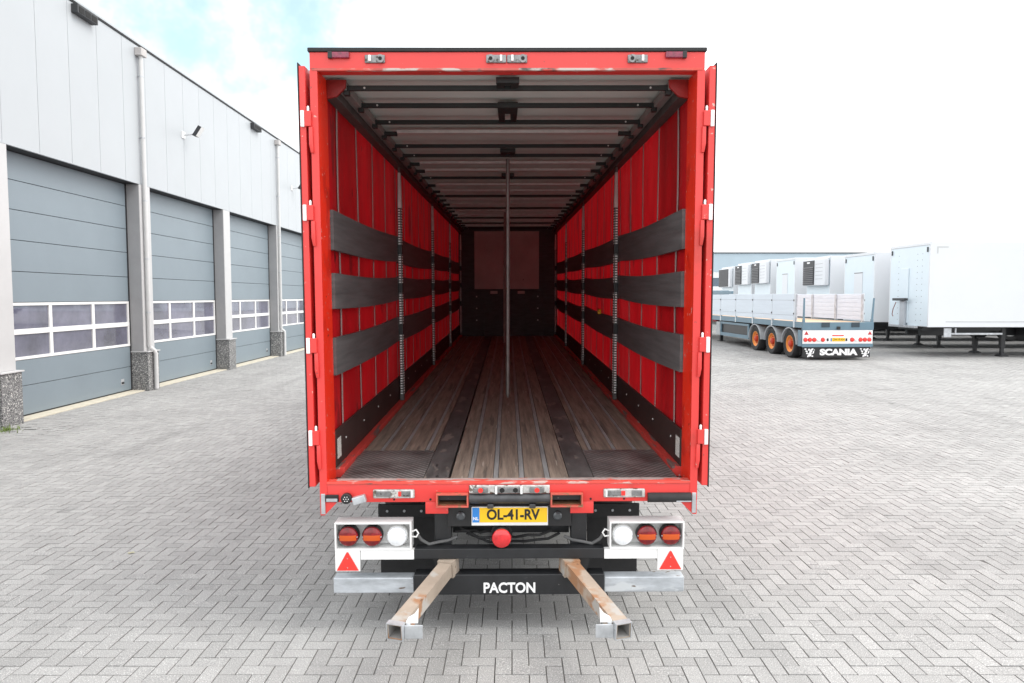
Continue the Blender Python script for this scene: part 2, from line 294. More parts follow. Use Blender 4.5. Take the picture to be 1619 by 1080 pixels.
def brick_mat(name, obj_attr):
    m = bpy.data.materials.new(name); m.use_nodes = True; n = m.node_tree.nodes; l = m.node_tree.links; b = n["Principled BSDF"]
    b.inputs["Roughness"].default_value = 0.82; b.inputs["Specular IOR Level"].default_value = 0.35
    g = n.new("ShaderNodeNewGeometry"); at = n.new("ShaderNodeAttribute"); at.attribute_name = "tone"; at.attribute_type = 'OBJECT' if obj_attr else 'GEOMETRY'
    fine = n.new("ShaderNodeTexNoise"); fine.inputs["Scale"].default_value = 150; fine.inputs["Detail"].default_value = 3; l.new(g.outputs["Position"], fine.inputs["Vector"])
    big = n.new("ShaderNodeTexNoise"); big.inputs["Scale"].default_value = 0.55; big.inputs["Detail"].default_value = 5; l.new(g.outputs["Position"], big.inputs["Vector"])
    r = n.new("ShaderNodeValToRGB"); cr = r.color_ramp
    cr.elements[0].position = 0.30; cr.elements[0].color = (0.22, 0.22, 0.224, 1); cr.elements[1].position = 0.70; cr.elements[1].color = (0.80, 0.80, 0.79, 1)
    e = cr.elements.new(0.52); e.color = (0.350, 0.345, 0.335, 1); e = cr.elements.new(0.62); e.color = (0.402, 0.397, 0.386, 1)
    l.new(fine.outputs["Fac"], r.inputs[0])
    def mul(a, bb):
        q = n.new("ShaderNodeMix"); q.data_type = 'RGBA'; q.blend_type = 'MULTIPLY'; q.inputs["Factor"].default_value = 1; l.new(a, q.inputs["A"]); l.new(bb, q.inputs["B"]); return q.outputs["Result"]
    tr = n.new("ShaderNodeMapRange"); l.new(at.outputs["Fac"], tr.inputs[0]); tr.inputs[3].default_value = 0.84; tr.inputs[4].default_value = 1.0
    br = n.new("ShaderNodeMapRange"); l.new(big.outputs["Fac"], br.inputs[0]); br.inputs[1].default_value = 0.3; br.inputs[2].default_value = 0.7; br.inputs[3].default_value = 0.90; br.inputs[4].default_value = 1.08
    st = n.new("ShaderNodeTexNoise"); st.inputs["Scale"].default_value = 1.0; st.inputs["Detail"].default_value = 6; mpp = n.new("ShaderNodeMapping"); mpp.inputs["Scale"].default_value = (1.5, 0.16, 1); mpp.inputs["Rotation"].default_value = (0, 0, 0.35)
    l.new(g.outputs["Position"], mpp.inputs[0]); l.new(mpp.outputs[0], st.inputs["Vector"]); sr = n.new("ShaderNodeMapRange"); l.new(st.outputs["Fac"], sr.inputs[0]); sr.inputs[1].default_value = 0.55; sr.inputs[2].default_value = 0.72; sr.inputs[3].default_value = 1.0; sr.inputs[4].default_value = 0.86
    ol = n.new("ShaderNodeTexNoise"); ol.inputs["Scale"].default_value = 2.6; ol.inputs["Detail"].default_value = 5; l.new(g.outputs["Position"], ol.inputs["Vector"]); olr = n.new("ShaderNodeMapRange"); l.new(ol.outputs["Fac"], olr.inputs[0]); olr.inputs[1].default_value = 0.68; olr.inputs[2].default_value = 0.76; olr.inputs[3].default_value = 1.0; olr.inputs[4].default_value = 0.72
    c = mul(mul(mul(mul(r.outputs[0], tr.outputs[0]), br.outputs[0]), sr.outputs[0]), olr.outputs[0]); l.new(c, b.inputs["Base Color"])
    bp = n.new("ShaderNodeBump"); bp.inputs["Strength"].default_value = 0.35; bp.inputs["Distance"].default_value = 0.003; l.new(fine.outputs["Fac"], bp.inputs["Height"]); l.new(bp.outputs[0], b.inputs["Normal"])
    return m
brick_one = brick_mat("paving_brick_single", True); brick_many = brick_mat("paving_brick", False)
joint_m = mat("joint_sand", (0.10, 0.096, 0.09), 0.9, var=0.3, scale=2, world=True)
yard_m = mat("yard_concrete", (0.27, 0.27, 0.265), 0.85, var=0.08, scale=0.4, world=True)

# ------------------------------------------------------------------ ground: one sheet, then the bricks
xs = [-900, -300, -120, -60, -30, -20, -14] + list(np.arange(-11, 27, 0.5)) + [30, 36, 45, 60, 90, 150, 400, 900]
ys = [-300, -100, -40, -15, -5, 0, 3] + list(np.arange(4, 62, 1.5)) + [64, 75, 100, 160, 300, 600, 1400]
BX0, BX1, BY0, BY1 = -9.2, 23.0, 2.6, 47.0
b = MB()
idx = {}
for j, y in enumerate(ys):
    for i, x in enumerate(xs):
        idx[i, j] = len(b.v); b.v.append((x, y, gh(x, y) - 0.0045))
for j in range(len(ys) - 1):
    for i in range(len(xs) - 1):
        cxm, cym = (xs[i] + xs[i + 1]) / 2, (ys[j] + ys[j + 1]) / 2
        b.f.append((idx[i, j], idx[i + 1, j], idx[i + 1, j + 1], idx[i, j + 1])); b.m.append(1 if (BX0 < cxm < BX1 and BY0 < cym < BY1) else 0)
ground = b.build("ground", [yard_m, joint_m]); tag(ground, "grey concrete brick pavement of the yard in herringbone bond", "pavement", kind="structure")

w = 0.1055; gap = 0.0052; bev = 0.0012
ii, jj = np.meshgrid(np.arange(int(BX0 / w), int(BX1 / w)), np.arange(int(BY0 / w), int(BY1 / w)), indexing='ij')
ii = ii.ravel(); jj = jj.ravel(); dd = (ii - jj) % 4
Hs = dd == 0; Vs = dd == 3
bx = np.concatenate([(ii[Hs] + 1) * w, (ii[Vs] + .5) * w]); by = np.concatenate([(jj[Hs] + .5) * w, (jj[Vs] + 1) * w])
hor = np.concatenate([np.ones(Hs.sum(), bool), np.zeros(Vs.sum(), bool)])
# keep what a camera near this place can see
tanh_ = 0.716 + 0.05
keep = (np.abs(bx) < by * tanh_ + 1.6) & (bx > -9.15)
bx, by, hor = bx[keep], by[keep], hor[keep]
rng = np.random.default_rng(3)
nB = len(bx)
t_ = np.clip((bx - 1) / 9, 0, 1); bz = 0.011 * np.clip(by - 6, 0, 54) * t_ * t_ * (3 - 2 * t_)
bz = bz + rng.normal(0, 0.0011, nB)
tilt = rng.normal(0, 0.006, (nB, 2))
lump = np.exp(-(((bx + 8.35) / 0.75) ** 2 + ((by - 12.35) / 0.5) ** 2)); bz = bz + lump * rng.uniform(-0.001, 0.022, nB)
tone = rng.uniform(0, 1, nB)
near = np.hypot(bx - 0, by) + np.where(np.abs(bx) > by * 0.70, 50, 0) + np.where(by < 4.28, 50, 0)
first = np.argsort(near)[:300]; is_first = np.zeros(nB, bool); is_first[first] = True
def brick_corners(h):
    hx = np.where(h, 2 * w, w) / 2 - gap / 2; hy = np.where(h, w, 2 * w) / 2 - gap / 2
    return hx, hy
sel = ~is_first
hx, hy = brick_corners(hor[sel]); X, Y, Z = bx[sel], by[sel], bz[sel]; TL = tilt[sel]
sx = np.array([-1, 1, 1, -1]); sy = np.array([-1, -1, 1, 1])
n_ = sel.sum(); vv = np.zeros((n_, 8, 3), np.float32)
for k in range(4):
    vv[:, k, 0] = X + sx[k] * hx; vv[:, k, 1] = Y + sy[k] * hy; vv[:, k, 2] = Z - 0.014
    dx = sx[k] * (hx - bev); dy = sy[k] * (hy - bev)
    vv[:, k + 4, 0] = X + dx; vv[:, k + 4, 1] = Y + dy; vv[:, k + 4, 2] = Z + dx * TL[:, 0] + dy * TL[:, 1]
quad = np.array([[4, 5, 6, 7], [0, 1, 5, 4], [1, 2, 6, 5], [2, 3, 7, 6], [3, 0, 4, 7]])
ff = (quad[None] + 8 * np.arange(n_)[:, None, None]).reshape(-1, 4).astype(np.int32)
me = bpy.data.meshes.new("paving_bricks"); me.vertices.add(n_ * 8); me.vertices.foreach_set("co", vv.ravel())
nf = len(ff); me.loops.add(nf * 4); me.loops.foreach_set("vertex_index", ff.ravel()); me.polygons.add(nf)
me.polygons.foreach_set("loop_start", np.arange(0, nf * 4, 4, dtype=np.int32)); me.update(calc_edges=True)
a = me.attributes.new("tone", 'FLOAT', 'FACE'); a.data.foreach_set("value", np.repeat(tone[sel], 5).astype(np.float32))
me.shade_flat(); me.materials.append(brick_many)
po = link("paving_bricks", me, ground); tag(po, kind="stuff")
def one_brick(h):
    hx, hy = (w - gap / 2, w / 2 - gap / 2) if h else (w / 2 - gap / 2, w - gap / 2)
    q = MB(); q.v = [(sx[k] * hx, sy[k] * hy, -0.014) for k in range(4)] + [(sx[k] * (hx - bev), sy[k] * (hy - bev), 0) for k in range(4)]
    q.f = [tuple(r) for r in quad.tolist()]; q.m = [0] * 5
    return q.mesh("brick", brick_one, smooth=False)
bh, bv = one_brick(True), one_brick(False)
for k in first:
    o = link("brick", bh if hor[k] else bv, ground, (float(bx[k]), float(by[k]), float(bz[k])), (float(tilt[k, 1]), -float(tilt[k, 0]), 0)); o["tone"] = float(tone[k])

# ------------------------------------------------------------------ red curtain-sided trailer
TR = empty("curtainsider_trailer", (0, 0, 0))
FZ = 1.049
Rt = Matrix(((0.99998, -0.00538, -0.0024), (0.0054, 0.99981, -0.0189), (0.0025, 0.0189, 0.99982)))
base = Vector((-0.022, 4.764, FZ)) + Rt @ Vector((0, 0, -FZ))
TR.matrix_world = Matrix.Translation(base) @ Rt.to_4x4()
tag(TR, "red curtain-sided semi-trailer with open rear doors and worn plank floor", "trailer")
F = (0, 0, FZ)
def P(b, name, m, bevel=0.0, parent=None, smooth=True):
    return b.build(name, m, parent or TR, bevel, F if parent is None else (0, 0, 0), smooth)
LEN = 13.45
# floor
fl = P(MB().box(-1.23, 1.23, 0.02, LEN, -0.13, -0.034), "floor", chassis)
edges_c = [-0.405, -0.265, -0.09, 0.09, 0.268, 0.417]
def plank(x0, x1, y0, y1): P(MB().box(x0 + 0.0025, x1 - 0.0025, y0, y1, -0.034, 0.0 + random.uniform(-0.001, 0.001)), "plank", wood, 0.002, fl)
for k in range(5): plank(edges_c[k] + (0.017 if k else 0), edges_c[k + 1] - (0.017 if k < 4 else 0), 0.075, LEN)
for x in edges_c[1:-1]: P(MB().box(x - 0.0165, x + 0.0165, 0.075, LEN, -0.034, -0.004), "floor_strip", strip_m, 0, fl)
for s in (-1, 1):
    e = [0.592, 0.66, 0.855, 1.02, 1.165]
    for k in range(4):
        a_, b_ = e[k] + (0.014 if k else 0), e[k + 1] - (0.014 if k < 3 else 0)
        plank(*(sorted((s * a_, s * b_))), 0.925, LEN)
    for x in e[1:-1]: P(MB().box(s * x - 0.0135, s * x + 0.0135, 0.925, LEN, -0.034, -0.004), "floor_strip", strip_m, 0, fl)
    P(MB().box(s * 0.42, s * 0.588, 0.075, LEN, -0.034, -0.001), "floor_plate", plate_floor, 0, fl)
    P(MB().box(s * 0.592, s * 1.165, 0.075, 0.92, -0.034, 0.002), "chequer_plate", cheq, 0.001, fl)
    P(MB().box(s * 1.168, s * 1.235, 0.26, LEN, -0.10, 0.035), "floor_rail", red_rail, 0.004)
    P(MB().box(s * 1.222, s * 1.238, 0.262, LEN, 0.036, 0.300), "shaded_curtain_flap", flap_shade_m, 0.003)  # opaque board for the lower curtain flap, its shade in the colour
    P(MB().box(s * 1.24, s * 1.275, 0.262, LEN, -0.14, 0.03), "side_rave", red_rail, 0.004)
# rear frame
P(MB().box(-1.275, 1.275, 0, 0.14, 2.717, 2.824), "header_beam", red, 0.004)
P(MB().box(-1.262, 1.262, -0.006, 0.02, 2.706, 2.722), "header_lip", lip_m, 0.002)
P(MB().box(-1.285, 1.285, -0.012, 0.20, 2.8245, 2.850), "roof_edge_trim", rubber, 0.005)
for s in (-1, 1):
    b = MB(); b.mi = 0; b.box(s * 1.275, s * 1.2285, 0, 0.26, -0.136, 2.7165)
    cp = P(b, "corner_post", red_in, 0.004)
    P(MB().box(s * 1.276, s * 1.2265, -0.003, 0.004, -0.13, 2.71), "post_face", red, 0.001)
    P(MB().prism([(s * 1.275, -0.13), (s * 1.165, -0.137), (s * 1.175, -0.150), (s * 1.248, -0.226), (s * 1.275, -0.226)], 'y', 0.0, 0.05), "corner_gusset", red)
    P(MB().box(s * 1.268, s * 1.240, -0.012, -0.001, -0.215, -0.075), "buffer_strip", galv, 0.003)
    # header furniture
    P(MB().box(s * 1.150, s * 1.016, -0.022, -0.001, 2.782, 2.820), "marker_lamp", marker_red, 0.005)
    P(MB().box(s * 1.152, s * 1.125, -0.026, -0.0015, 2.780, 2.822), "marker_lamp_cap", black, 0.003)
def keeper(x, s):
    b = MB(); b.box(x - 0.065, x + 0.065, -0.012, -0.001, 2.752, 2.804)
    k = P(b, "lock_keeper", keeper_m, 0.006)
    P(MB().tube([(x + s * 0.036, -0.022, 2.778), (x + s * 0.036, -0.001, 2.778)], 0.026, 16), "keeper_cam", keeper_m, 0, None)
    P(MB().tube([(x + s * 0.036, -0.024, 2.778), (x + s * 0.036, -0.0225, 2.778)], 0.012, 12), "keeper_hole", steel_hole)
    P(MB().box(x - s * 0.038, x - s * 0.024, -0.030, -0.012, 2.760, 2.798), "keeper_tongue", white_m, 0.002)
keeper(-0.853, 1); keeper(0.838, -1); keeper(-0.073, -1); keeper(0.062, 1)
# sill
P(MB().prism([(-1.2275, -0.136), (-0.491, -0.136), (-0.491, -0.0705), (-0.271, -0.0705), (-0.271, -0.136), (0.280, -0.136), (0.280, -0.0705), (0.501, -0.0705), (0.501, -0.136), (1.2275, -0.136), (1.2275, -0.012), (-1.2275, -0.012)], "y", 0.0, 0.072), "rear_sill", red, 0.003)
P(MB().box(-1.2275, 1.2275, -0.008, 0.074, -0.0115, 0.006), "sill_edge", red_scuff, 0.003)
P(MB().box(-1.17, 1.17, 0.026, 0.0735, 0.0062, 0.0085), "sill_wear_strip", mat("worn_edge", (0.40, 0.33, 0.31), 0.5, var=0.35, scale=7, stretch=(0.6, 2, 1), spots=[((0.6, 0.12, 0.09), 0.55, 8), ((0.1, 0.09, 0.08), 0.62, 12)]), 0.001)
for s in (-1, 1):
    x0, x1 = (-0.49, -0.272) if s < 0 else (0.281, 0.500)
    b = MB(); t = 0.011; z0, z1 = -0.166, -0.071
    b.mi = 0
    for q in ((x0, x1, z1 - t, z1), (x0, x1, z0, z0 + t), (x0, x0 + t, z0 + t, z1 - t), (x1 - t, x1, z0 + t, z1 - t)): b.box(q[0], q[1], -0.035, 0.9, q[2], q[3])
    P(b, "fork_pocket", mat("pocket_paint", (0.55, 0.10, 0.07), 0.6, var=0.2, scale=8, spots=[((0.28, 0.13, 0.07), 0.54, 16)]), 0.002)
    P(MB().box(x0 + t + .001, x1 - t - .001, 0.0, 0.75, z0 + t, z0 + t + 0.004).box(x0 + t + .001, x1 - t - .001, 0.72, 0.74, z0 + t + .005, z1 - t).box(x0 + t, x0 + t + .003, -0.02, 0.7, z0 + t + .005, z1 - t - .001).box(x1 - t - .003, x1 - t, -0.02, 0.7, z0 + t + .005, z1 - t - .001), "pocket_lining", rust_in)
    xa, xb = (-0.565, -0.412) if s < 0 else (0.418, 0.575)
    xn = x0 - 0.001 if s < 0 else x1 + 0.001
    tabp = [(xa, -0.218), (xb, -0.218), (xb, -0.1675), (xn, -0.1675), (xn, -0.1365), (xa, -0.1365)] if s < 0 else [(xa, -0.218), (xb, -0.218), (xb, -0.1365), (xn, -0.1365), (xn, -0.1675), (xa, -0.1675)]
    P(MB().prism(tabp, "y", 0.002, 0.03), "sill_tab", red, 0.002)
    # latch plates
    xc = -0.776 if s < 0 else 0.781
    b = MB(); b.box(xc - 0.14, xc + 0.14, -0.010, -0.001, -0.106, -0.046); lp = P(b, "latch_plate", latch_m, 0.008)
    for ra, rb in ((-0.12, -0.02), (0.05, 0.12)): P(MB().box(xc + ra, xc + rb, -0.018, -0.0102, -0.094, -0.058), "latch_rib", keeper_m, 0.004)
    P(MB().box(xc + s * -0.03 + 0.0, xc + s * -0.03 + 0.036, -0.0165, -0.0101, -0.092, -0.060), "latch_reflector", refl_red, 0.002)
    P(MB().box(xc - s * 0.128, xc - s * 0.116, -0.026, -0.0103, -0.098, -0.054), "latch_tongue", white_m, 0.002)
    P(MB().tube([(xc, -0.003, -0.118), (xc, 0.001, -0.118)], 0.007, 8), "sill_hole", steel_hole)
b = MB().box(-0.268, 0.277, -0.012, -0.001, -0.076, -0.018); P(b, "latch_plate", latch_m, 0.006)
for x in (-0.19, -0.045, 0.045, 0.19):
    P(MB().box(x - 0.05, x + 0.05, -0.024, -0.0122, -0.068, -0.032), "latch_rib", keeper_m, 0.006)
    P(MB().tube([(x, -0.028, -0.05), (x, -0.0242, -0.05)], 0.017, 14), "keeper_hole", refl_red if abs(x) > 0.1 else steel_hole)
for x in (-0.085, 0.085): P(MB().box(x - 0.007, x + 0.007, -0.036, -0.012, -0.074, -0.026), "latch_tongue", white_m, 0.002)
pp = mat("grey_pipe", (0.075, 0.075, 0.078), 0.4, metal=0.4, var=0.3, scale=8, spots=[((0.38, 0.25, 0.12), 0.66, 6)])
P(MB().tube([(-0.268, 0.005, -0.112), (0.278, 0.005, -0.112)], 0.034, 18), "roller_bar", pp)
for x in (-0.125, 0.16): P(MB().box(x - 0.022, x + 0.022, -0.015, 0.03, -0.182, -0.148), "roller_foot", pp, 0.008)
# sockets left and rubber roll right
P(MB().box(-1.238, -1.15, -0.012, 0.06, -0.132, -0.082), "socket_box", black, 0.004)
P(MB().box(-1.232, -1.156, -0.016, -0.0125, -0.128, -0.106), "socket_lid", galv, 0.002)
P(MB().tube([(-1.094, 0.02, -0.104), (-1.094, -0.03, -0.104), (-1.094, -0.034, -0.104)], [0.036, 0.036, 0.03], 18), "trailer_socket", black)
for k in range(7):
    a_ = k * math.pi / 3; r_ = 0.016 if k < 6 else 0
    P(MB().tube([(-1.094 + r_ * math.cos(a_), -0.036, -0.104 + r_ * math.sin(a_)), (-1.094 + r_ * math.cos(a_), -0.0345, -0.104 + r_ * math.sin(a_))], 0.0035, 6), "socket_pin", white_m)
b = MB(); c_, s_ = math.cos(0.28), math.sin(0.28)
pts = [(-0.045, -0.026), (0.045, -0.026), (0.045, 0.026), (-0.045, 0.026)]
b.prism([(-1.008 + p[0] * c_ - p[1] * s_, -0.113 + p[0] * s_ + p[1] * c_) for p in pts], 'y', -0.035, 0.02); P(b, "coupling_box", galv, 0.006)
P(MB().tube([(0.94, -0.005, -0.108), (1.232, -0.005, -0.108)], 0.033, 18), "rubber_roll", rubber)
P(MB().tube([(1.13, -0.03, -0.128), (1.23, -0.03, -0.128)], 0.005, 8), "roll_rod", galv)
for x, m_ in ((-0.53, 0), (0.555, 0)): P(MB().tube([(x, -0.003, -0.118), (x, 0.001, -0.118)], 0.008, 8), "sill_hole", steel_hole)
# plate carrier
P(MB().box(-0.42, 0.43, 0.05, 0.07, -0.325, -0.172), "plate_carrier", black, 0.004)
npz = P(MB().box(-0.255, 0.268, 0.028, 0.038, -0.312, -0.180), "number_plate", [mat("plate_rim", (0.7, 0.7, 0.69), 0.4)], 0.004)
P(MB().box(-0.200, 0.262, 0.0255, 0.0278, -0.288, -0.186), "plate_field", plate_y, 0, npz)
P(MB().box(-0.249, -0.201, 0.0255, 0.0278, -0.288, -0.186), "plate_band", plate_b, 0, npz)
text("plate_lettering", "OL-41-RV", 0.098, ink, npz, (0.028, 0.0252, -0.237), 0.0032, 0.88)
text("plate_country", "NL", 0.030, white_ink, npz, (-0.226, 0.0252, -0.262), 0.0008)
for x in (-0.328, 0.333):
    P(MB().tube([(x, 0.05, -0.244), (x, 0.02, -0.244), (x, 0.012, -0.244)], [0.032, 0.03, 0.02], 16), "plate_lamp", mat("smoked_lens", (0.05, 0.055, 0.06), 0.2, coat=0.5))
fog = link("fog_lamp", lens_mesh("fog_lamp", 0.069, 0.05, [black, lens_fog]), TR, (-0.05, 0.0, FZ - 0.39))
P(MB().tube([(-0.05, 0.075, -0.375), (-0.05, 0.06, -0.375)], 0.072, 20), "fog_lamp_back", black)
P(MB().box(-0.10, 0.0, 0.0755, 0.09, -0.46, -0.32), "fog_lamp_bracket", black, 0.003)
# chassis behind
P(MB().box(-0.645, 0.648, 0.0, 0.09, -0.533, -0.463), "cross_beam", chassis, 0.004)
for s in (-1, 1):
    xa, xb = (-0.515, -0.40) if s < 0 else (0.432, 0.540)
    P(MB().box(xa, xb, 0.10, 0.20, -0.66, -0.139), "chassis_upright", chassis, 0.006)
    P(MB().box(xa, xb, 0.21, 12.0, -0.40, -0.14), "chassis_beam", chassis, 0.006)
    P(MB().prism([(xa - 0.01, -0.534), (xb + 0.02, -0.534), (xb - 0.01, -0.64), (xa + 0.03, -0.64)], 'y', 0.03, 0.09), "bumper_bracket", chassis)
P(MB().box(-0.40, 0.43, 0.25, 0.33, -0.44, -0.36), "rear_cross_member", chassis, 0.004)
P(MB().box(-0.40, 0.43, 0.9, 1.0, -0.42, -0.3), "rear_cross_member", chassis, 0.004)
for k, (xa, xb, z_) in enumerate(((-0.38, 0.30, -0.40), (-0.30, 0.36, -0.43), (-0.36, -0.05, -0.36))):
    P(MB().tube([(xa + (xb - xa) * t / 8, 0.17 + 0.03 * math.sin(t * 1.7 + k), z_ - 0.045 * math.sin(math.pi * t / 8) + 0.012 * math.sin(t * 2.3 + k)) for t in range(9)], 0.010, 7), "air_hose", rubber)
# light boxes
lamp3 = lens_mesh("rear_lamp", 0.0705, 0.05, [black, lens_tri])
lampw = lens_mesh("reverse_lamp", 0.0705, 0.05, [white_m, lens_wht])
for s in (-1, 1):
    x0, x1 = (-1.182, -0.662) if s < 0 else (0.685, 1.192)
    z0, z1 = -0.468, -0.276; t = 0.010
    b = MB()
    b.box(x0, x1, -0.012, 0.115, z1 - t, z1).box(x0, x1, -0.012, 0.115, z0, z0 + t).box(x0, x0 + t, -0.0118, 0.115, z0 + t, z1 - t).box(x1 - t, x1, -0.0118, 0.115, z0 + t, z1 - t).box(x0 + t, x1 - t, 0.105, 0.115, z0 + t, z1 - t)
    lb = P(b, "light_box", white_m, 0.002)
    # slight tilt as on the trailer
    lx = (-1.094, -0.932, -0.762) if s < 0 else (1.105, 0.942, 0.778)
    for k, x in enumerate(lx):
        link("rear_lamp" if k < 2 else "reverse_lamp", lamp3 if k < 2 else lampw, lb, (x, 0.012, -0.377))
        P(MB().tube([(x, 0.104, -0.377), (x, 0.063, -0.377)], 0.055, 16), "lamp_base", black, 0, lb)
        for q in (-1, 1): P(MB().tube([(x + q * 0.062, -0.002, -0.377), (x + q * 0.062, 0.01, -0.377)], 0.0045, 6), "lamp_screw", galv, 0, lb)
    ax0, ax1 = (-1.01, -0.647) if s < 0 else (0.650, 1.01)
    P(MB().box(ax0, ax1, -0.004, 0.05, -0.535, -0.4705), "light_arm", white_m, 0.003)
    px0, px1 = (-1.181, -1.0125) if s < 0 else (1.0125, 1.187)
    P(MB().box(px0, px1, -0.010, -0.001, -0.614, -0.4695), "triangle_plate", white_m, 0.002)
    xm = (px0 + px1) / 2
    P(MB().prism([(xm - 0.075, -0.606), (xm + 0.075, -0.606), (xm + 0.005, -0.478), (xm - 0.005, -0.478)], 'y', -0.018, -0.0102), "triangle_reflector", refl_red, 0.002)
    for zz in (-0.585, -0.52): P(MB().tube([(xm, -0.0205, zz), (xm, -0.0182, zz)], 0.004, 6), "reflector_screw", galv)
    xi = -0.662 if s < 0 else 0.685
    d = 1 if s < 0 else -1
    P(MB().tube([(xi, 0.03, -0.35), (xi + d * 0.03, 0.02, -0.335), (xi + d * 0.045, 0.02, -0.36), (xi + d * 0.03, 0.02, -0.385), (xi, 0.03, -0.385)], 0.006, 8), "cable_loop", white_m)
    P(MB().tube([(xi + d * 0.035, 0.04, -0.375), (xi + d * 0.06, 0.06, -0.42), (xi + d * 0.11, 0.07, -0.455), (xi + d * 0.17, 0.08, -0.445), (xi + d * 0.24, 0.1, -0.44), (xi + d * 0.30, 0.12, -0.42)], 0.011, 8), "lamp_cable", mat("cable_grey", (0.12, 0.12, 0.12), 0.5))
    # mudflaps and wheels
    fx0, fx1 = (-0.985, -0.53) if s < 0 else (0.60, 0.985)
    P(MB().box(fx0, fx1, 0.605, 0.625, -0.98, -0.40), "mudflap", rubber, 0.003)
    P(MB().box(fx0 - 0.01, fx1 + 0.01, 0.58, 0.603, -0.44, -0.335), "mudflap_bar", black, 0.004)
    for q in (0.06, 0.19, 0.32): P(MB().tube([(fx0 + q, 0.572, -0.385), (fx0 + q, 0.58, -0.385)], 0.010, 8), "flap_bolt", galv)
    P(MB().box(s * 1.19, s * 0.55, 0.63, 0.70, -0.20, -0.14), "outrigger", chassis)
# bumper
for s in (-1, 1):
    P(MB().box(s * 0.652, s * 1.2, 0.0, 0.10, -0.773, -0.665), "bumper_end", galv_bumper, 0.008)
P(MB().box(-0.65, 0.652, -0.004, 0.105, -0.786, -0.642), "bumper_beam", chassis, 0.006)
text("bumper_lettering", "PACTON", 0.098, white_ink, TR, (0.003, -0.0055, FZ - 0.739), 0.0028, 0.90)
def tube_arm(x0, y0, z0, x1, y1, z1):
    a_ = Vector((x0, y0, z0)); e_ = Vector((x1, y1, z1)); d = (e_ - a_).normalized(); rgt = d.cross(Vector((0, 0, 1))).normalized(); up = rgt.cross(d)
    def ring(p, h): return [p + rgt * sx_ * h + up * sz_ * h for sx_, sz_ in ((-1, -1), (1, -1), (1, 1), (-1, 1))]
    def hollow(p, q, h, t):
        b = MB(); o0, o1, i0, i1 = ring(p, h), ring(q, h), ring(p, h - t), ring(q, h - t)
        for k in range(4):
            j = (k + 1) % 4
            b.quad([o0[k], o0[j], o1[j], o1[k]]); b.mi = 1; b.quad([i0[k], i1[k], i1[j], i0[j]]); b.mi = 0; b.quad([o1[k], o1[j], i1[j], i1[k]]); b.quad([o0[k], i0[k], i0[j], o0[j]])
        return b
    P(hollow(a_, e_, 0.045, 0.006), "pull_out_arm", [tube_m, arm_in], 0, smooth=False)
    P(hollow(a_ - d * 0.02, a_ + d * 0.09, 0.056, 0.010), "arm_socket", [tube_m, arm_in], 0, smooth=False)
    P(hollow(e_ - d * 0.035, e_ + d * 0.006, 0.0505, 0.005), "arm_collar", [galv, arm_in], 0, smooth=False)
    return a_, e_, d, rgt, up
for s in (-1, 1):
    a_, e_, d, rgt, up = tube_arm(s * 0.405, 0.06, -0.59, s * 0.660, -0.76, -0.665)
    i_ = -rgt if s > 0 else rgt            # towards the middle
    i_ = Vector((-s, 0, 0))
    q0 = e_ + i_ * 0.052 - d * 0.01
    P(MB().box(q0.x, q0.x + i_.x * 0.105, q0.y - 0.006, q0.y + 0.004, q0.z - 0.045, q0.z + 0.035), "arm_plate", galv, 0.003)
    P(MB().tube([(q0.x + i_.x * 0.02, q0.y + 0.012, q0.z - 0.05), (q0.x + i_.x * 0.02, q0.y + 0.012, q0.z + 0.04)], 0.014, 10), "arm_pin", galv)
    xx = q0.x
    P(MB().prism([(xx, q0.z + 0.036), (xx + i_.x * 0.075, q0.z + 0.036), (xx + i_.x * 0.08, q0.z + 0.125), (xx + i_.x * 0.055, q0.z + 0.09), (xx + i_.x * 0.02, q0.z + 0.07)], 'y', q0.y + 0.02, q0.y + 0.03), "arm_catch", white_m)
# doors folded back along the sides, hinges
for s in (-1, 1):
    P(MB().box(s * 1.303, s * 1.344, -0.012, 1.19, -0.025, 2.735), "rear_door", red, 0.004)
    P(MB().box(s * 1.3445, s * 1.352, -0.016, 1.20, -0.035, 2.755), "door_seal", rubber, 0.003)
    for k, z in enumerate((2.40, 1.80, 0.93, 0.31)):
        P(MB().box(s * 1.336, s * 1.312, -0.030, -0.0125, z - 0.052, z + 0.052), "hinge_block", white_m, 0.004)
        P(MB().box(s * 1.3115, s * 1.268, -0.026, -0.0035, z - 0.048, z + 0.050), "hinge_leaf", red, 0.004)
        P(MB().tube([(s * 1.288, -0.015, z + 0.05), (s * 1.288, -0.015, z + 0.075), (s * 1.288, -0.015, z + 0.082)], [0.008, 0.008, 0.003], 8), "hinge_pin", white_m)
        P(MB().prism([(s * 1.286, z - 0.05), (s * 1.262, z - 0.05), (s * 1.258, z - 0.215), (s * 1.276, z - 0.215), (s * 1.286, z - 0.16)], 'y', -0.02, -0.0035), "hinge_strap", red, 0.002)
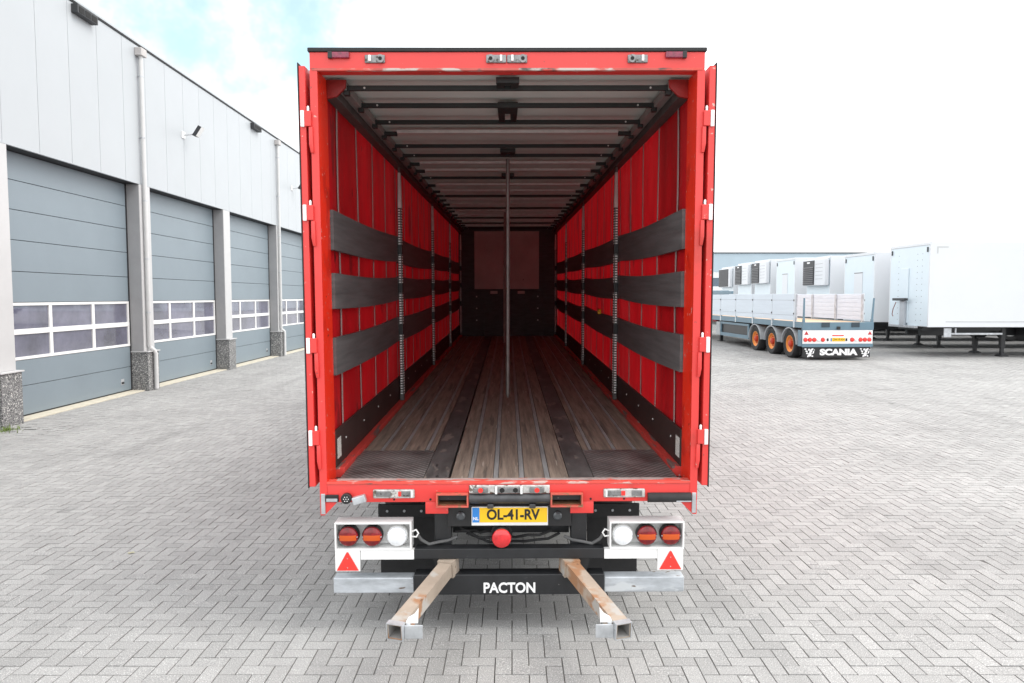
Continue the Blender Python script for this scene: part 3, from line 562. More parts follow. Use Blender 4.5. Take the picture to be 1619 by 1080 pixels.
# curtains
for s in (-1, 1):
    b = MB(); ny, nz = 180, 10; rg = random.Random(5 + s)
    zs = [0.285 + (2.62 - 0.285) * k / nz for k in range(nz + 1)]; ysv = [0.255 + (LEN - 0.255) * j / ny for j in range(ny + 1)]
    k0 = len(b.v)
    for y in ysv:
        for z in zs:
            xx = 1.250 + 0.006 * math.sin(y * 9.8 + 0.5 * math.sin(z * 3)) * math.sin(math.pi * (z - 0.25) / 2.4) + 0.003 * math.sin(y * 23 + z)
            b.v.append((s * xx, y, z))
    for j in range(ny):
        for k in range(nz):
            q = k0 + j * (nz + 1) + k; b.f.append((q, q + 1, q + nz + 2, q + nz + 1)); b.m.append(0)
    cu = P(b, "curtain", curtain_m)
    y = 0.56; n = 0
    while y < LEN:
        n += 1; wob = rg.uniform(0.008, 0.022) * rg.choice((-1, 1)); b = MB()
        zz = [0.20 + 2.42 * k / 8 for k in range(9)]
        cen = [y + wob * math.sin(k * 1.1 + n) for k in range(9)]
        for k in range(8):
            yw = 0.014
            b.hexa([(s * 1.2365, cen[k] - yw, zz[k]), (s * 1.2365, cen[k] + yw, zz[k]), (s * 1.2405, cen[k] + yw, zz[k]), (s * 1.2405, cen[k] - yw, zz[k]),
                    (s * 1.2365, cen[k + 1] - yw, zz[k + 1]), (s * 1.2365, cen[k + 1] + yw, zz[k + 1]), (s * 1.2405, cen[k + 1] + yw, zz[k + 1]), (s * 1.2405, cen[k + 1] - yw, zz[k + 1])])
        P(b, "curtain_strap", strap_grey, 0, cu)
        P(MB().tube([(s * 1.221, y, 0.19), (s * 1.2215 , y, 0.19), (s * 1.216, y, 0.19)], [0.009, 0.009, 0.006], 8), "strap_rivet", alu, 0, cu)
        y += 0.67
    # side rails, posts, bands
    P(MB().box(s * 1.165, s * 1.245, 0.262, LEN, 2.60, 2.70), "roof_rail", rail_m, 0.004)
    P(MB().box(s * 1.10, s * 1.163, 0.262, LEN, 2.655, 2.715), "roof_track", mat("roof_track", (0.22, 0.21, 0.20), 0.6, var=0.2), 0.004)
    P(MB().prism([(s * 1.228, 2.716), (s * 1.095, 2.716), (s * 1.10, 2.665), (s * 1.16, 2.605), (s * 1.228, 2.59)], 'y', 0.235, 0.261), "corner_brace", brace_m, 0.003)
    PY = [3.2, 6.62, 9.95, 13.2]
    seg = [0.262] + PY
    for k in range(4):
        y0, y1 = seg[k], seg[k + 1]
        for (za, zb) in ((1.575, 1.85), (1.165, 1.415), (0.70, 0.965)):
            b = MB(); nn = 8; j0 = rg.uniform(-0.012, 0.012); j1 = rg.uniform(-0.012, 0.012)
            for q in range(nn):
                ya, yb = y0 + 0.004 + (y1 - y0 - 0.008) * q / nn, y0 + 0.004 + (y1 - y0 - 0.008) * (q + 1) / nn
                def off(t): return j0 * (1 - t) + j1 * t - 0.02 * math.sin(math.pi * t)
                oa, ob = off(q / nn), off((q + 1) / nn)
                b.hexa([(s * 1.208, ya, za + oa), (s * 1.233, ya, za + oa), (s * 1.233, yb, za + ob), (s * 1.208, yb, za + ob), (s * 1.208, ya, zb + oa), (s * 1.233, ya, zb + oa), (s * 1.233, yb, zb + ob), (s * 1.208, yb, zb + ob)])
            P(b, "side_board", band_m)
        b = MB(); b.box(s * 1.168, s * 1.207, y1 - 0.045, y1 + 0.045, 0.04, 2.22); b.hexa([(s * 1.168, y1 - .045, 2.22), (s * 1.207, y1 - .045, 2.22), (s * 1.207, y1 + .045, 2.22), (s * 1.168, y1 + .045, 2.22), (s * 1.18, y1 - .03, 2.60), (s * 1.20, y1 - .03, 2.60), (s * 1.20, y1 + .03, 2.60), (s * 1.17, y1 + .03, 2.60)])
        po_ = P(b, "side_post", mat("post_dark", (0.11, 0.11, 0.105), 0.5, metal=0.3, var=0.3, scale=6), 0.004)
        P(MB().box(s * 1.176, s * 1.199, y1 - 0.0485, y1 - 0.0455, 0.10, 2.15), "post_slots", post_dots, 0, po_)
        P(MB().box(s * 1.1645, s * 1.1675, y1 - 0.03, y1 + 0.03, 0.10, 2.15), "post_slots", post_dots, 0, po_)
        P(MB().hexa([(s * 1.160, y1 - .047, 2.16), (s * 1.199, y1 - .049, 2.16), (s * 1.167, y1 + .03, 2.16), (s * 1.160, y1 + .03, 2.16), (s * 1.172, y1 - .038, 2.54), (s * 1.197, y1 - .038, 2.54), (s * 1.18, y1 + .02, 2.54), (s * 1.172, y1 + .02, 2.54)]), "post_head", alu, 0, po_)
        for zc in (0.83, 1.29, 1.71): P(MB().box(s * 1.160, s * 1.21, y1 - 0.054, y1 + 0.054, zc - 0.055, zc + 0.055), "board_holder", black, 0.006, po_)
    P(MB().box(s * 1.2195, s * 1.2215, 0.29, 0.40, 0.09, 0.235), "sticker", mat("sticker_white", (0.62, 0.62, 0.58), 0.5, var=0.35, scale=45, stretch=(1, 1, 3), spots=[((0.12, 0.12, 0.12), 0.6, 60)]))
# roof
P(MB().box(-1.275, 1.275, 0.142, LEN + 0.06, 2.735, 2.742), "roof_tarpaulin", roof_m)
y = 0.30; k = 0
bows = [0.30, 0.78, 1.34, 1.79, 2.38, 2.90, 3.43, 3.94, 4.5, 5.2, 5.86, 6.4, 6.95, 7.6, 8.2, 8.75, 9.5, 10.1, 10.8, 11.4, 12.0, 12.6, 13.1]
alu_at = {3, 6, 7, 9, 10, 12, 13, 15, 16, 18, 20}
for k, y in enumerate(bows):
    if k in alu_at:
        bo = P(MB().box(-0.985, 0.985, y - 0.04, y + 0.04, 2.672, 2.70), "roof_bow", alu, 0.003)
        for s in (-1, 1): P(MB().box(s * 1.10, s * 0.99, y - 0.02, y + 0.02, 2.655, 2.69), "bow_end", dark_bow, 0, bo)
    else:
        bo = P(MB().box(-1.10, 1.10, y - 0.014, y + 0.014, 2.658, 2.692), "roof_bow", dark_bow, 0.003)
        for s in (-1, 1): P(MB().tube([(s * 0.98, y - 0.020, 2.674), (s * 0.98, y - 0.0145, 2.674)], 0.007, 8), "bow_rivet", alu, 0, bo)
    for s in (-1, 1): P(MB().box(s * 1.085, s * 1.125, y - 0.025, y + 0.025, 2.625, 2.657), "bow_carriage", dark_bow, 0.005, bo)
for y0, y1 in ((0.141, 0.285), (0.80, 1.325), (2.66, 2.885), (4.3, 4.485)):
    b = MB().prism([(-0.078, y0), (0.078, y0), (0.072, y1), (0.022, y1), (0.022, y0 + (y1 - y0) * 0.42), (-0.022, y0 + (y1 - y0) * 0.42), (-0.022, y1), (-0.072, y1)], "z", 2.668, 2.706)
    P(b, "bow_bracket", dark_bow, 0.003)
P(MB().tube([(0.0, 2.86, 2.63), (-0.007, 2.90, 0.14)], 0.021, 14).tube([(-0.007, 2.90, 0.1401), (-0.007, 2.90, 0.112)], [0.013, 0.01], 10), "support_pole", mat("pole_steel", (0.20, 0.19, 0.18), 0.5, metal=0.5, var=0.3, scale=8, spots=[((0.2, 0.1, 0.05), 0.66, 9)]))
P(MB().tube([(-0.06, 8.75, 2.655), (-0.075, 8.78, 0.20)], 0.021, 12), "support_pole", mat("pole_brown", (0.22, 0.15, 0.13), 0.6, var=0.3, scale=7))
# front wall
P(MB().box(-1.25, 1.25, LEN, LEN + 0.06, -0.05, 2.734), "front_wall", bulk)
P(MB().box(-0.85, 0.78, LEN - 0.02, LEN - 0.001, 1.19, 2.64), "plywood_panel", ply, 0.003)
P(MB().box(-1.22, 1.22, LEN - 0.03, LEN - 0.001, 0.0, 1.18), "bulkhead", bulk, 0.004)
for x in (-1.0, -0.63, 0.47, 0.93): P(MB().box(x - 0.03, x + 0.03, LEN - 0.06, LEN - 0.031, 0.02, 1.19 if abs(x) < 0.7 else 1.15), "bulkhead_rib", bulk, 0.004)
for x in (-0.36, 0.33): P(MB().box(x - 0.09, x + 0.09, LEN - 0.034, LEN - 0.0302, 1.07, 1.14), "bulkhead_plate", ply, 0.002)
for x in (-0.8, 0.75):
    for z in (0.4, 0.7, 1.0): P(MB().tube([(x, LEN - 0.04, z), (x, LEN - 0.03, z)], 0.02, 8), "bulkhead_bolt", alu)
b = MB(); b.box(1.165, 1.205, 4.52, 4.60, 0.935, 0.985).box(1.17, 1.2, 4.46, 4.54, 0.975, 1.0); P(b, "strap_hook", yellow_m, 0.010)
P(MB().box(1.185, 1.205, 4.62, 4.78, 0.965, 1.0), "strap_tail", mat("strap_orange", (0.5, 0.12, 0.01), 0.7), 0.004)

# wheels
def wheel_meshes(R, wd, rimm, hubm):
    """axle along X, outer face at -X"""
    n = 40; prof = [(0.56 * R, 0.04), (0.70 * R, 0.012), (0.90 * R, 0.0), (0.965 * R, 0.03), (R, 0.06), (R, wd - 0.06), (0.965 * R, wd - 0.03), (0.9 * R, wd), (0.56 * R, wd)]
    def lathe(prof, b):
        k = len(b.v)
        for r, x in prof:
            for j in range(n): t = 2 * math.pi * j / n; b.v.append((x, r * math.cos(t), r * math.sin(t)))
        for i in range(len(prof) - 1):
            for j in range(n):
                b.f.append((k + i * n + j, k + i * n + (j + 1) % n, k + (i + 1) * n + (j + 1) % n, k + (i + 1) * n + j)); b.m.append(b.mi)
    t = MB(); lathe(prof, t); tyre = t.mesh("tyre", rubber)
    r_ = MB(); lathe([(0.59 * R, 0.03), (0.545 * R, 0.035), (0.53 * R, 0.08), (0.42 * R, 0.12), (0.24 * R, 0.10), (0.22 * R, 0.14), (0.0, 0.14)], r_); rim = r_.mesh("rim", rimm)
    h = MB(); lathe([(0.25 * R, 0.135), (0.23 * R, 0.03), (0.15 * R, 0.005), (0.0, 0.0)], h)
    for j in range(10):
        a_ = 2 * math.pi * j / 10; p = (0.33 * R * math.cos(a_), 0.33 * R * math.sin(a_)); h.tube([(0.125, *p), (0.075, *p)], 0.04 * R, 6)
    hub = h.mesh("hub", hubm)
    return tyre, rim, hub
grey_rim = mat("rim_grey", (0.35, 0.35, 0.35), 0.45, metal=0.3)
WO = wheel_meshes(0.49, 0.36, rim_o, hub_r); WG = wheel_meshes(0.5, 0.36, grey_rim, black)
def wheel(parent, ws, loc, flip=False, rz=0.0):
    o = link("wheel", ws[0], parent, loc, (0, 0, rz + (math.pi if flip else 0)))
    link("rim", ws[1], o); link("hub", ws[2], o)
    return o
# red trailer running gear (ground lies FZ below the floor at the rear; the nose is raised on its legs)
for k, y in enumerate((2.7, 4.0, 5.3)):
    zc = 0.5 - 0.0189 * y
    for s in (-1, 1): wheel(TR, WG, (s * 1.25, y, zc), s > 0)
    MB().tube([(-0.9, y, zc), (0.9, y, zc)], 0.07, 12).build("axle", chassis, TR)
for s in (-1, 1):
    MB().box(s * 0.75, s * 0.60, 9.9, 10.05, -0.0189 * 10 + 0.02, FZ - 0.14).box(s * 0.82, s * 0.53, 9.82, 10.13, -0.0189 * 10, -0.0189 * 10 + 0.018).build("landing_leg", chassis, TR)

# ------------------------------------------------------------------ warehouse on the left
BD = empty("warehouse", (-9.3, 12.0, 0)); tag(BD, "white clad warehouse with a row of tall blue-grey sectional doors", "building")
def B(b, name, m, bevel=0.0, parent=None): return b.build(name, m, parent or BD, bevel, (9.3, -12.0, 0) if parent is None else (0, 0, 0))
XD, XC = -9.28, -8.98
Y0, Y1 = 5.0, 48.0
B(MB().box(-30, -9.36, Y0, Y1, 0.0, 8.28), "wall", dark_wall)
B(MB().box(-9.34, -9.10, Y0, Y1, 5.02, 8.28), "wall_core", dark_wall)
B(MB().box(-9.34, -9.02, Y0, Y1, 4.995, 5.018), "soffit", seal_m)
y = 13.80 - 1.012 * 8; k = 0
while y < Y1 - 1:
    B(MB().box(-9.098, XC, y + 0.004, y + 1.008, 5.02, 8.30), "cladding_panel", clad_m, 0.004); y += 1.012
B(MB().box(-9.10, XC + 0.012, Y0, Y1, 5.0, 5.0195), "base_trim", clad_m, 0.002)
B(MB().box(-9.6, XC + 0.02, Y0, Y1, 8.302, 8.335), "roof_edge_trim", seal_m, 0.004)
B(MB().box(-9.6, XC + 0.035, Y0, Y1, 8.336, 8.39), "roof_coping", clad_m, 0.004)
B(MB().box(-30, -9.601, Y0, Y1, 8.281, 8.35), "roof", dark_wall)
B(MB().box(-9.359, -8.97, Y0, Y1, -0.05, 0.022), "sill_kerb", sill_m, 0.006)
BAY = 5.02; P0 = 12.36
zl = [0.0, 0.603, 1.099, 2.189, 2.77, 3.357, 3.919, 4.467, 4.99]
for k in range(-1, 7):
    yp = P0 + BAY * k
    pl = B(MB().box(-9.36, -8.96, yp, yp + 0.50, 0.975, 4.994), "pillar", pillar_m, 0.006)
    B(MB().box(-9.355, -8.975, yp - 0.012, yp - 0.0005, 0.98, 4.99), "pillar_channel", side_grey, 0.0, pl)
    B(MB().box(-9.36, -8.87, yp - 0.02, yp + 0.52, 0.0, 0.945), "plinth", plinth_m, 0.006, pl)
    B(MB().box(-9.36, -8.84, yp - 0.05, yp + 0.55, 0.946, 0.974), "plinth_cap", pillar_m, 0.004, pl)
    # door in the bay
    y0, y1 = yp + 0.505, yp + BAY - 0.005
    dr = B(MB().box(-9.358, -9.335, y0, y1, 0.022, 4.99), "sectional_door", seal_m)
    dn = lambda b, n, m, bv=0.0: b.build(n, m, dr, bv)
    for q in range(len(zl) - 1):
        if q == 2: continue
        dn(MB().box(-9.333, XD, y0 + 0.05, y1 - 0.05, max(zl[q], 0.045) + 0.005, zl[q + 1] - 0.005), "door_panel", door_m, 0.005)
    for ya, yb in ((y0, y0 + 0.046), (y1 - 0.046, y1)): dn(MB().box(-9.333, XD + 0.012, ya, yb, 0.03, 4.985), "door_track", seal_m)
    dn(MB().box(-9.333, XD - 0.01, y0 + 0.05, y1 - 0.05, 0.023, 0.048), "bottom_seal", seal_m)
    # window section
    za, zb, zm = 1.104, 2.184, 1.634; wy0, wy1 = y0 + 0.05, y1 - 0.05; pw = (wy1 - wy0) / 3
    b = MB(); fw = 0.055
    for z_, h in ((za, fw), (zm - 0.05, 0.10), (zb - fw, fw)): b.box(-9.333, XD + 0.008, wy0, wy1, z_, z_ + h)
    for q in range(4):
        yy = wy0 + pw * q; ya, yb = (yy, yy + fw) if q == 0 else ((yy - fw, yy) if q == 3 else (yy - 0.045, yy + 0.045))
        b.box(-9.333, XD + 0.006, ya, yb, za + fw, zm - 0.05).box(-9.333, XD + 0.006, ya, yb, zm + 0.05, zb - fw)
    dn(b, "window_frame", frame_w, 0.004)
    for q in range(3):
        for (a_, c_) in ((za + fw, zm - 0.05), (zm + 0.05, zb - fw)):
            ya = wy0 + pw * q + (fw if q == 0 else 0.045); yb = wy0 + pw * (q + 1) - (fw if q == 2 else 0.045)
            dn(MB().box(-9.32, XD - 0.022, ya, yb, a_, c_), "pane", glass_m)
    dn(MB().box(XD, XD + 0.006, y1 - 0.50, y1 - 0.36, 0.20, 0.34), "door_handle_plate", galv, 0.004)
    dn(MB().box(XD + 0.0061, XD + 0.014, y1 - 0.48, y1 - 0.38, 0.22, 0.27), "door_handle_recess", seal_m)
# downpipes
for k in (1, 3):
    yp = P0 + BAY * k + 0.14; xq = -8.90
    dp = B(MB().tube([(xq, yp, 8.05), (xq, yp, 1.12), (xq, yp + 0.02, 1.05), (xq + 0.07, yp + 0.08, 0.98), (xq + 0.095, yp + 0.10, 0.90), (xq + 0.095, yp + 0.10, 0.03)], 0.05, 14), "downpipe", pipe_m)
    B(MB().box(xq - 0.08, xq + 0.09, yp - 0.13, yp + 0.13, 8.04, 8.22), "hopper", mat("hopper_grey", (0.45, 0.43, 0.42), 0.6, world=True), 0.01, dp)
    for z in (7.55, 6.1, 4.6, 3.2, 1.9): B(MB().tube([(xq, yp, z), (xq, yp, z + 0.03)], 0.056, 14).box(xq - 0.075, xq - 0.04, yp - 0.02, yp + 0.02, z, z + 0.03), "pipe_clip", galv, 0, dp)
for yo in (14.95, 24.95, 34.95):
    ov = B(MB().box(XC + 0.001, XC + 0.14, yo, yo + 0.72, 8.08, 8.26), "overflow_outlet", overflow_m, 0.008)
    for q in (0.05, 0.27, 0.49): B(MB().box(XC + 0.1405, XC + 0.146, yo + q, yo + q + 0.18, 8.10, 8.22), "outlet_slot", steel_hole, 0, ov)
# flood lamps
for n_l, yl in enumerate((19.82, 29.45)):
    fl_ = empty("flood_lamp", (XC, yl, 6.70)); tag(fl_, ("small white flood lamp on white cladding close to the full-height downpipe", "small white flood lamp on cladding half hidden behind the open red trailer door")[n_l], "lamp", "flood lamps on the warehouse")
    MB().box(0.0, 0.03, -0.09, 0.09, -0.09, 0.09).build("wall_plate", white_m, fl_, 0.006)
    MB().tube([(0.03, 0, 0), (0.18, 0.05, 0.02), (0.26, 0.08, 0.05)], 0.018, 8).build("bracket", galv, fl_)
    MB().prism([(0.24, 0.0), (0.34, -0.02), (0.50, 0.22), (0.42, 0.27)], 'y', 0.0, 0.24).build("housing", grille_m, fl_, 0.01)
    MB().prism([(0.345, -0.018), (0.352, -0.022), (0.512, 0.218), (0.505, 0.222)], 'y', 0.02, 0.22).build("lamp_glass", white_m, fl_)

# ------------------------------------------------------------------ white box trailers parked in a row on the right
def box_trailer(x0, y0, top, kind, label):
    g = gh(x0, y0 + 1.25); r = empty("box_trailer", (x0, y0, g)); tag(r, label, "trailer", "white box trailers parked side by side")
    q = lambda b, n, m, bv=0.0, par=None: b.build(n, m, par or r, bv)
    Wd, Ln, z0 = 2.55, 13.4, 1.04; z1 = top - g
    q(MB().box(0.03, Ln, 0, Wd, z0, z1), "box_body", box_white, 0.01)
    q(MB().box(0.0, 0.028, 0.02, Wd - 0.02, z0 + 0.02, z1 - 0.10), "front_panel", box_front, 0.004)
    q(MB().box(-0.02, 0.0285, -0.004, Wd + 0.004, z1 - 0.098, z1 + 0.006), "top_rail", box_white, 0.006)
    for ya, yb in ((-0.006, 0.05), (Wd - 0.05, Wd + 0.006)): q(MB().box(-0.004, 0.05, ya, yb, z0, z1 - 0.1), "corner_profile", box_white, 0.006)
    q(MB().box(0.6, Ln, -0.006, -0.0005, z0 + 0.17, z0 + 0.20), "rub_rail", mat("rub_rail", (0.45, 0.47, 0.48), 0.4), 0.001)
    for yy in (0.14, Wd - 0.14): q(MB().box(-0.03, -0.0045, yy - 0.03, yy + 0.03, z1 - 0.34, z1 - 0.17), "front_marker", grille_m, 0.004)
    q(MB().box(0.2, Ln - 0.3, 0.8, 0.92, 0.72, z0 - 0.002).box(0.2, Ln - 0.3, Wd - 0.92, Wd - 0.8, 0.72, z0 - 0.002).box(0.1, 3.0, 0.5, Wd - 0.5, 0.9, z0 - 0.003), "chassis_frame", chassis)
    for yy in (0.55, Wd - 0.55):
        q(MB().box(2.86, 3.00, yy - 0.07, yy + 0.07, 0.30, z0 - 0.004).box(2.88, 2.98, yy - 0.05, yy + 0.05, 0.08, 0.30).prism([(2.78, 0.0), (3.10, 0.0), (3.10, 0.03), (2.98, 0.09), (2.88, 0.09), (2.78, 0.03)], 'y', yy - 0.13, yy + 0.13), "landing_leg", chassis)
    q(MB().box(2.9, 2.94, 0.63, Wd - 0.63, 0.55, 0.62), "leg_brace", chassis)
    q(MB().box(3.5, 6.0, 0.15, 0.7, 0.55, z0 - 0.005), "pallet_box", chassis, 0.01)
    for xx in (8.2, 9.5, 10.8):
        for s in (0, 1): wheel(r, WG, (xx, 0.06 if s == 0 else Wd - 0.06, 0.5), False, RAD(90) if s == 0 else RAD(-90))
    if kind in ("reefer", "reefer_round"):
        zt, zb = z1 - 0.12, z1 - 1.32
        u = q(MB().box(-0.22, -0.022, 0.08, Wd - 0.08, zb, zt), "cooling_unit", box_white, 0.03)
        gy0, gy1 = (1.2, Wd - 0.12) if kind == "reefer" else (0.4, Wd - 0.12)
        q(MB().box(-0.245, -0.2205, gy0, gy1, zb + 0.04, zt - 0.03), "grille", grille_m, 0.006, u)
        if kind == "reefer":
            for k in range(9):
                z_ = zb + 0.08 + k * 0.092
                q(MB().hexa([(-0.275, gy0 + .05, z_), (-0.246, gy0 + .05, z_ + .02), (-0.246, gy1 - .05, z_ + .02), (-0.275, gy1 - .05, z_), (-0.275, gy0 + .05, z_ + .03), (-0.246, gy0 + .05, z_ + .055), (-0.246, gy1 - .05, z_ + .055), (-0.275, gy1 - .05, z_ + .03)]), "grille_slat", slat_m, 0, u)
            q(MB().box(-0.249, -0.2455, (gy0 + gy1) / 2 - 0.16, (gy0 + gy1) / 2 + 0.16, zt - 0.16, zt - 0.09), "unit_badge", white_m, 0.001, u)
            for k in range(5): q(MB().box(-0.224, -0.2202, 0.32, 1.08, zb + 0.3 + 0.17 * k, zb + 0.31 + 0.17 * k), "unit_seam", slat_m, 0, u)
        else:
            for k in range(7): q(MB().box(-0.249, -0.2455, gy0 + 0.06 + k * 0.24, gy0 + 0.08 + k * 0.24, zb + 0.08, zt - 0.08), "grille_slat", slat_m, 0, u)
        q(MB().box(-0.06, -0.001, 1.3, 2.2, z0 + 0.55, z0 + 0.62), "hose_coupling", galv, 0.01)
    if kind in ("panel", "plain"):
        q(MB().box(-0.014, -0.0005, 0.95, 1.65, z0 + 0.30, z1 - 0.75), "centre_panel", box_white, 0.006)
        q(MB().box(-0.02, -0.0145, 0.95, 1.65, z1 - 0.80, z1 - 0.77), "panel_seam", slat_m)
    if kind == "rivet":
        q(MB().box(-0.035, -0.0005, 1.25, 1.75, z0 + 0.1, z1 - 0.85), "centre_panel", box_front, 0.01)
        q(MB().box(-0.16, -0.0355, 1.28, 1.55, z0 - 0.0, z0 + 0.9), "hose_duct", mat("duct_grey", (0.40, 0.43, 0.46), 0.5), 0.03)
        q(MB().box(-0.24, -0.10, 1.1, 1.9, z0 + 0.90, z0 + 0.99), "hose_coupling", grille_m, 0.01)
        q(MB().tube([(-0.2, 1.7, z0 + 0.85), (-0.22, 1.85, z0 + 0.6), (-0.2, 1.95, z0 + 0.4), (-0.2, 1.88, z0 + 0.33)], 0.014, 6), "air_hose", mat("hose_red", (0.2, 0.03, 0.02), 0.6))
        q(MB().box(-0.14, 0.0, 0.6, 2.3, z0 - 0.06, z0 + 0.02), "front_step", galv, 0.008)
        for yy in (0.45, 0.75, 1.95):
            for k in range(12): q(MB().box(-0.006, -0.0005, yy - 0.012, yy + 0.012, z0 + 0.2 + k * 0.21, z0 + 0.222 + k * 0.21), "rivet", slat_m)
        q(MB().box(0.22, 0.62, -0.005, -0.0005, z1 - 0.20, z1 - 0.16).box(0.22, 0.27, -0.005, -0.0005, z1 - 0.40, z1 - 0.2005), "contour_tape", mat("tape_grey", (0.5, 0.52, 0.52), 0.3))
        q(MB().box(3.3, 3.42, -0.02, -0.0005, z0 - 0.06, z0 - 0.02), "side_marker", orange_m, 0.004)
        for (xa, xb, za_, zb_) in ((0.6, 0.85, 0.70, 1.0), (0.86, 2.6, 0.78, 0.84), (0.98, 1.02, 0.842, 1.0), (3.9, 3.98, 0.45, 1.0), (3.985, 6.5, 0.45, 0.50)): q(MB().box(xa, xb, 0.06, 0.10, za_, zb_), "side_guard", galv)
    return r
XT = 14.20
box_trailer(XT, 24.4, 4.16, "rivet", "white box trailer with riveted front, hose duct and grey corner tape, beside the flatbed")
box_trailer(XT, 28.1, 4.05, "plain", "plain-fronted white box trailer between the riveted one and a louvred cooling unit")
box_trailer(XT, 32.0, 4.12, "reefer", "white refrigerated trailer with louvred black cooling unit, next to the plain-fronted trailer")
box_trailer(XT, 36.0, 4.25, "panel", "white box trailer with a narrow raised front panel, between two refrigerated trailers")
box_trailer(XT, 39.4, 4.35, "reefer", "white refrigerated trailer with louvred black unit, beyond the one with raised front panel")
box_trailer(XT, 42.5, 4.33, "reefer", "white refrigerated trailer with louvred unit, neighbour of the wide dark-fronted cooler")
box_trailer(XT, 46.0, 4.23, "reefer_round", "white refrigerated trailer with wide smooth dark cooling unit, last of the row")

# ------------------------------------------------------------------ flatbed trailer
FX, FY = 10.78, 23.6
FB = empty("flatbed_trailer", (FX, FY, gh(FX, FY)), RAD(3.1)); tag(FB, "blue-grey flatbed trailer with aluminium dropsides, orange wheels and lettered mudflap", "trailer")
FB.scale = (0.965, 1, 1)
f = lambda b, n, m, bv=0.0, par=None: b.build(n, m, par or FB, bv)
HW = 1.25
f(MB().box(-HW + 0.05, HW - 0.05, 0.08, 13.5, 1.16, 1.25), "deck", deck_wood)
f(MB().box(-HW, HW, 0.0, 0.078, 1.0, 1.262), "rear_beam", teal, 0.006)
for x in (-0.45, 0.6): f(MB().box(x - 0.14, x + 0.14, -0.02, -0.0005, 1.10, 1.255), "beam_notch", mat("notch_dark", (0.03, 0.05, 0.065), 0.6))
f(MB().box(-0.06, 0.06, -0.04, -0.0005, 1.02, 1.12), "rear_coupling", black, 0.01)
lpn = f(MB().box(-1.225, 1.225, 0.01, 0.06, 0.552, 0.998), "light_panel", white_m, 0.004)
f(MB().box(-1.235, 1.235, 0.0, 0.08, 0.44, 0.55), "lower_bar", teal, 0.006)
for s in (-1, 1): f(MB().box(s * 1.2, s * 1.245, 0.081, 0.35, 0.46, 0.998), "panel_stay", teal)
lr = lens_mesh("rear_lamp", 0.072, 0.03, [lens_red, refl_red]); lw = lens_mesh("reverse_lamp", 0.066, 0.03, [white_m, lens_wht])
for x, m_ in ((-1.14, lr), (-0.985, lr), (-0.83, lr), (-0.68, lw), (-0.53, lr), (0.50, lr), (0.645, lw), (0.795, lr), (0.95, lr), (1.11, lr)):
    link("rear_lamp" if m_ is lr else "reverse_lamp", m_, lpn, (x, -0.012, 0.685))
for x in (-1.11, 1.12): f(MB().prism([(x - 0.075, 0.85), (x + 0.075, 0.85), (x, 0.965)], 'y', -0.004, 0.0095), "triangle_reflector", mat("tri_dark_red", (0.45, 0.03, 0.035), 0.4), 0, lpn)
f(MB().box(-0.2, 0.2, -0.002, 0.0095, 0.805, 0.84), "reflector_strip", refl_red, 0, lpn)
pq = f(MB().box(-0.26, 0.25, -0.004, 0.0095, 0.63, 0.745), "number_plate", plate_y, 0.003, lpn)
f(MB().box(-0.258, -0.215, -0.0065, -0.0042, 0.634, 0.741), "plate_band", plate_b, 0, lpn)
text("plate_lettering", "OH-19-XH", 0.10, ink, lpn, (0.02, -0.0052, 0.688), 0.001, 0.88)
for x in (-0.36, 0.30): f(MB().box(x - 0.03, x + 0.03, -0.01, 0.0095, 0.64, 0.73), "plate_lamp", black, 0.006, lpn)
mf = f(MB().box(-1.22, 1.16, 0.03, 0.045, 0.09, 0.439), "mudflap", rubber, 0.003)
text("mudflap_lettering", "SCANIA", 0.27, white_ink, mf, (0.04, 0.0285, 0.262), 0.0155, 1.36)
def emblem(x0, flip):
    """rampant crowned beast, as white print built of small shapes"""
    shapes = [[(0.02, .02), (.10, .04), (.12, .14), (.06, .18), (.0, .12)], [(.05, .17), (.12, .16), (.15, .23), (.09, .27), (.04, .23)], [(-.02, .22), (.04, .235), (.07, .28), (.01, .29)], [(.09, .275), (.15, .24), (.19, .28), (.15, .30)],
              [(-.10, .20), (-.03, .15), (-.01, .19), (-.08, .24)], [(-.14, .27), (-.09, .245), (-.05, .28), (-.11, .30)], [(-.08, .12), (-.01, .10), (.0, .13), (-.06, .15)], [(.13, .10), (.19, .13), (.21, .20), (.17, .21), (.16, .15)], [(.11, .03), (.17, .01), (.18, .05), (.13, .07)], [(-.03, .0), (.01, .01), (.01, .07), (-.03, .06)], [(.19, .22), (.23, .24), (.21, .27)]]
    b = MB()
    for k, p in enumerate(shapes): b.prism([(x0 + flip * q[0], 0.10 + q[1]) for q in p], 'y', 0.0275 - 0.0001 * k, 0.0295)
    f(b, "mudflap_emblem", white_ink, 0, mf)
emblem(-1.02, 1); emblem(0.93, 1)
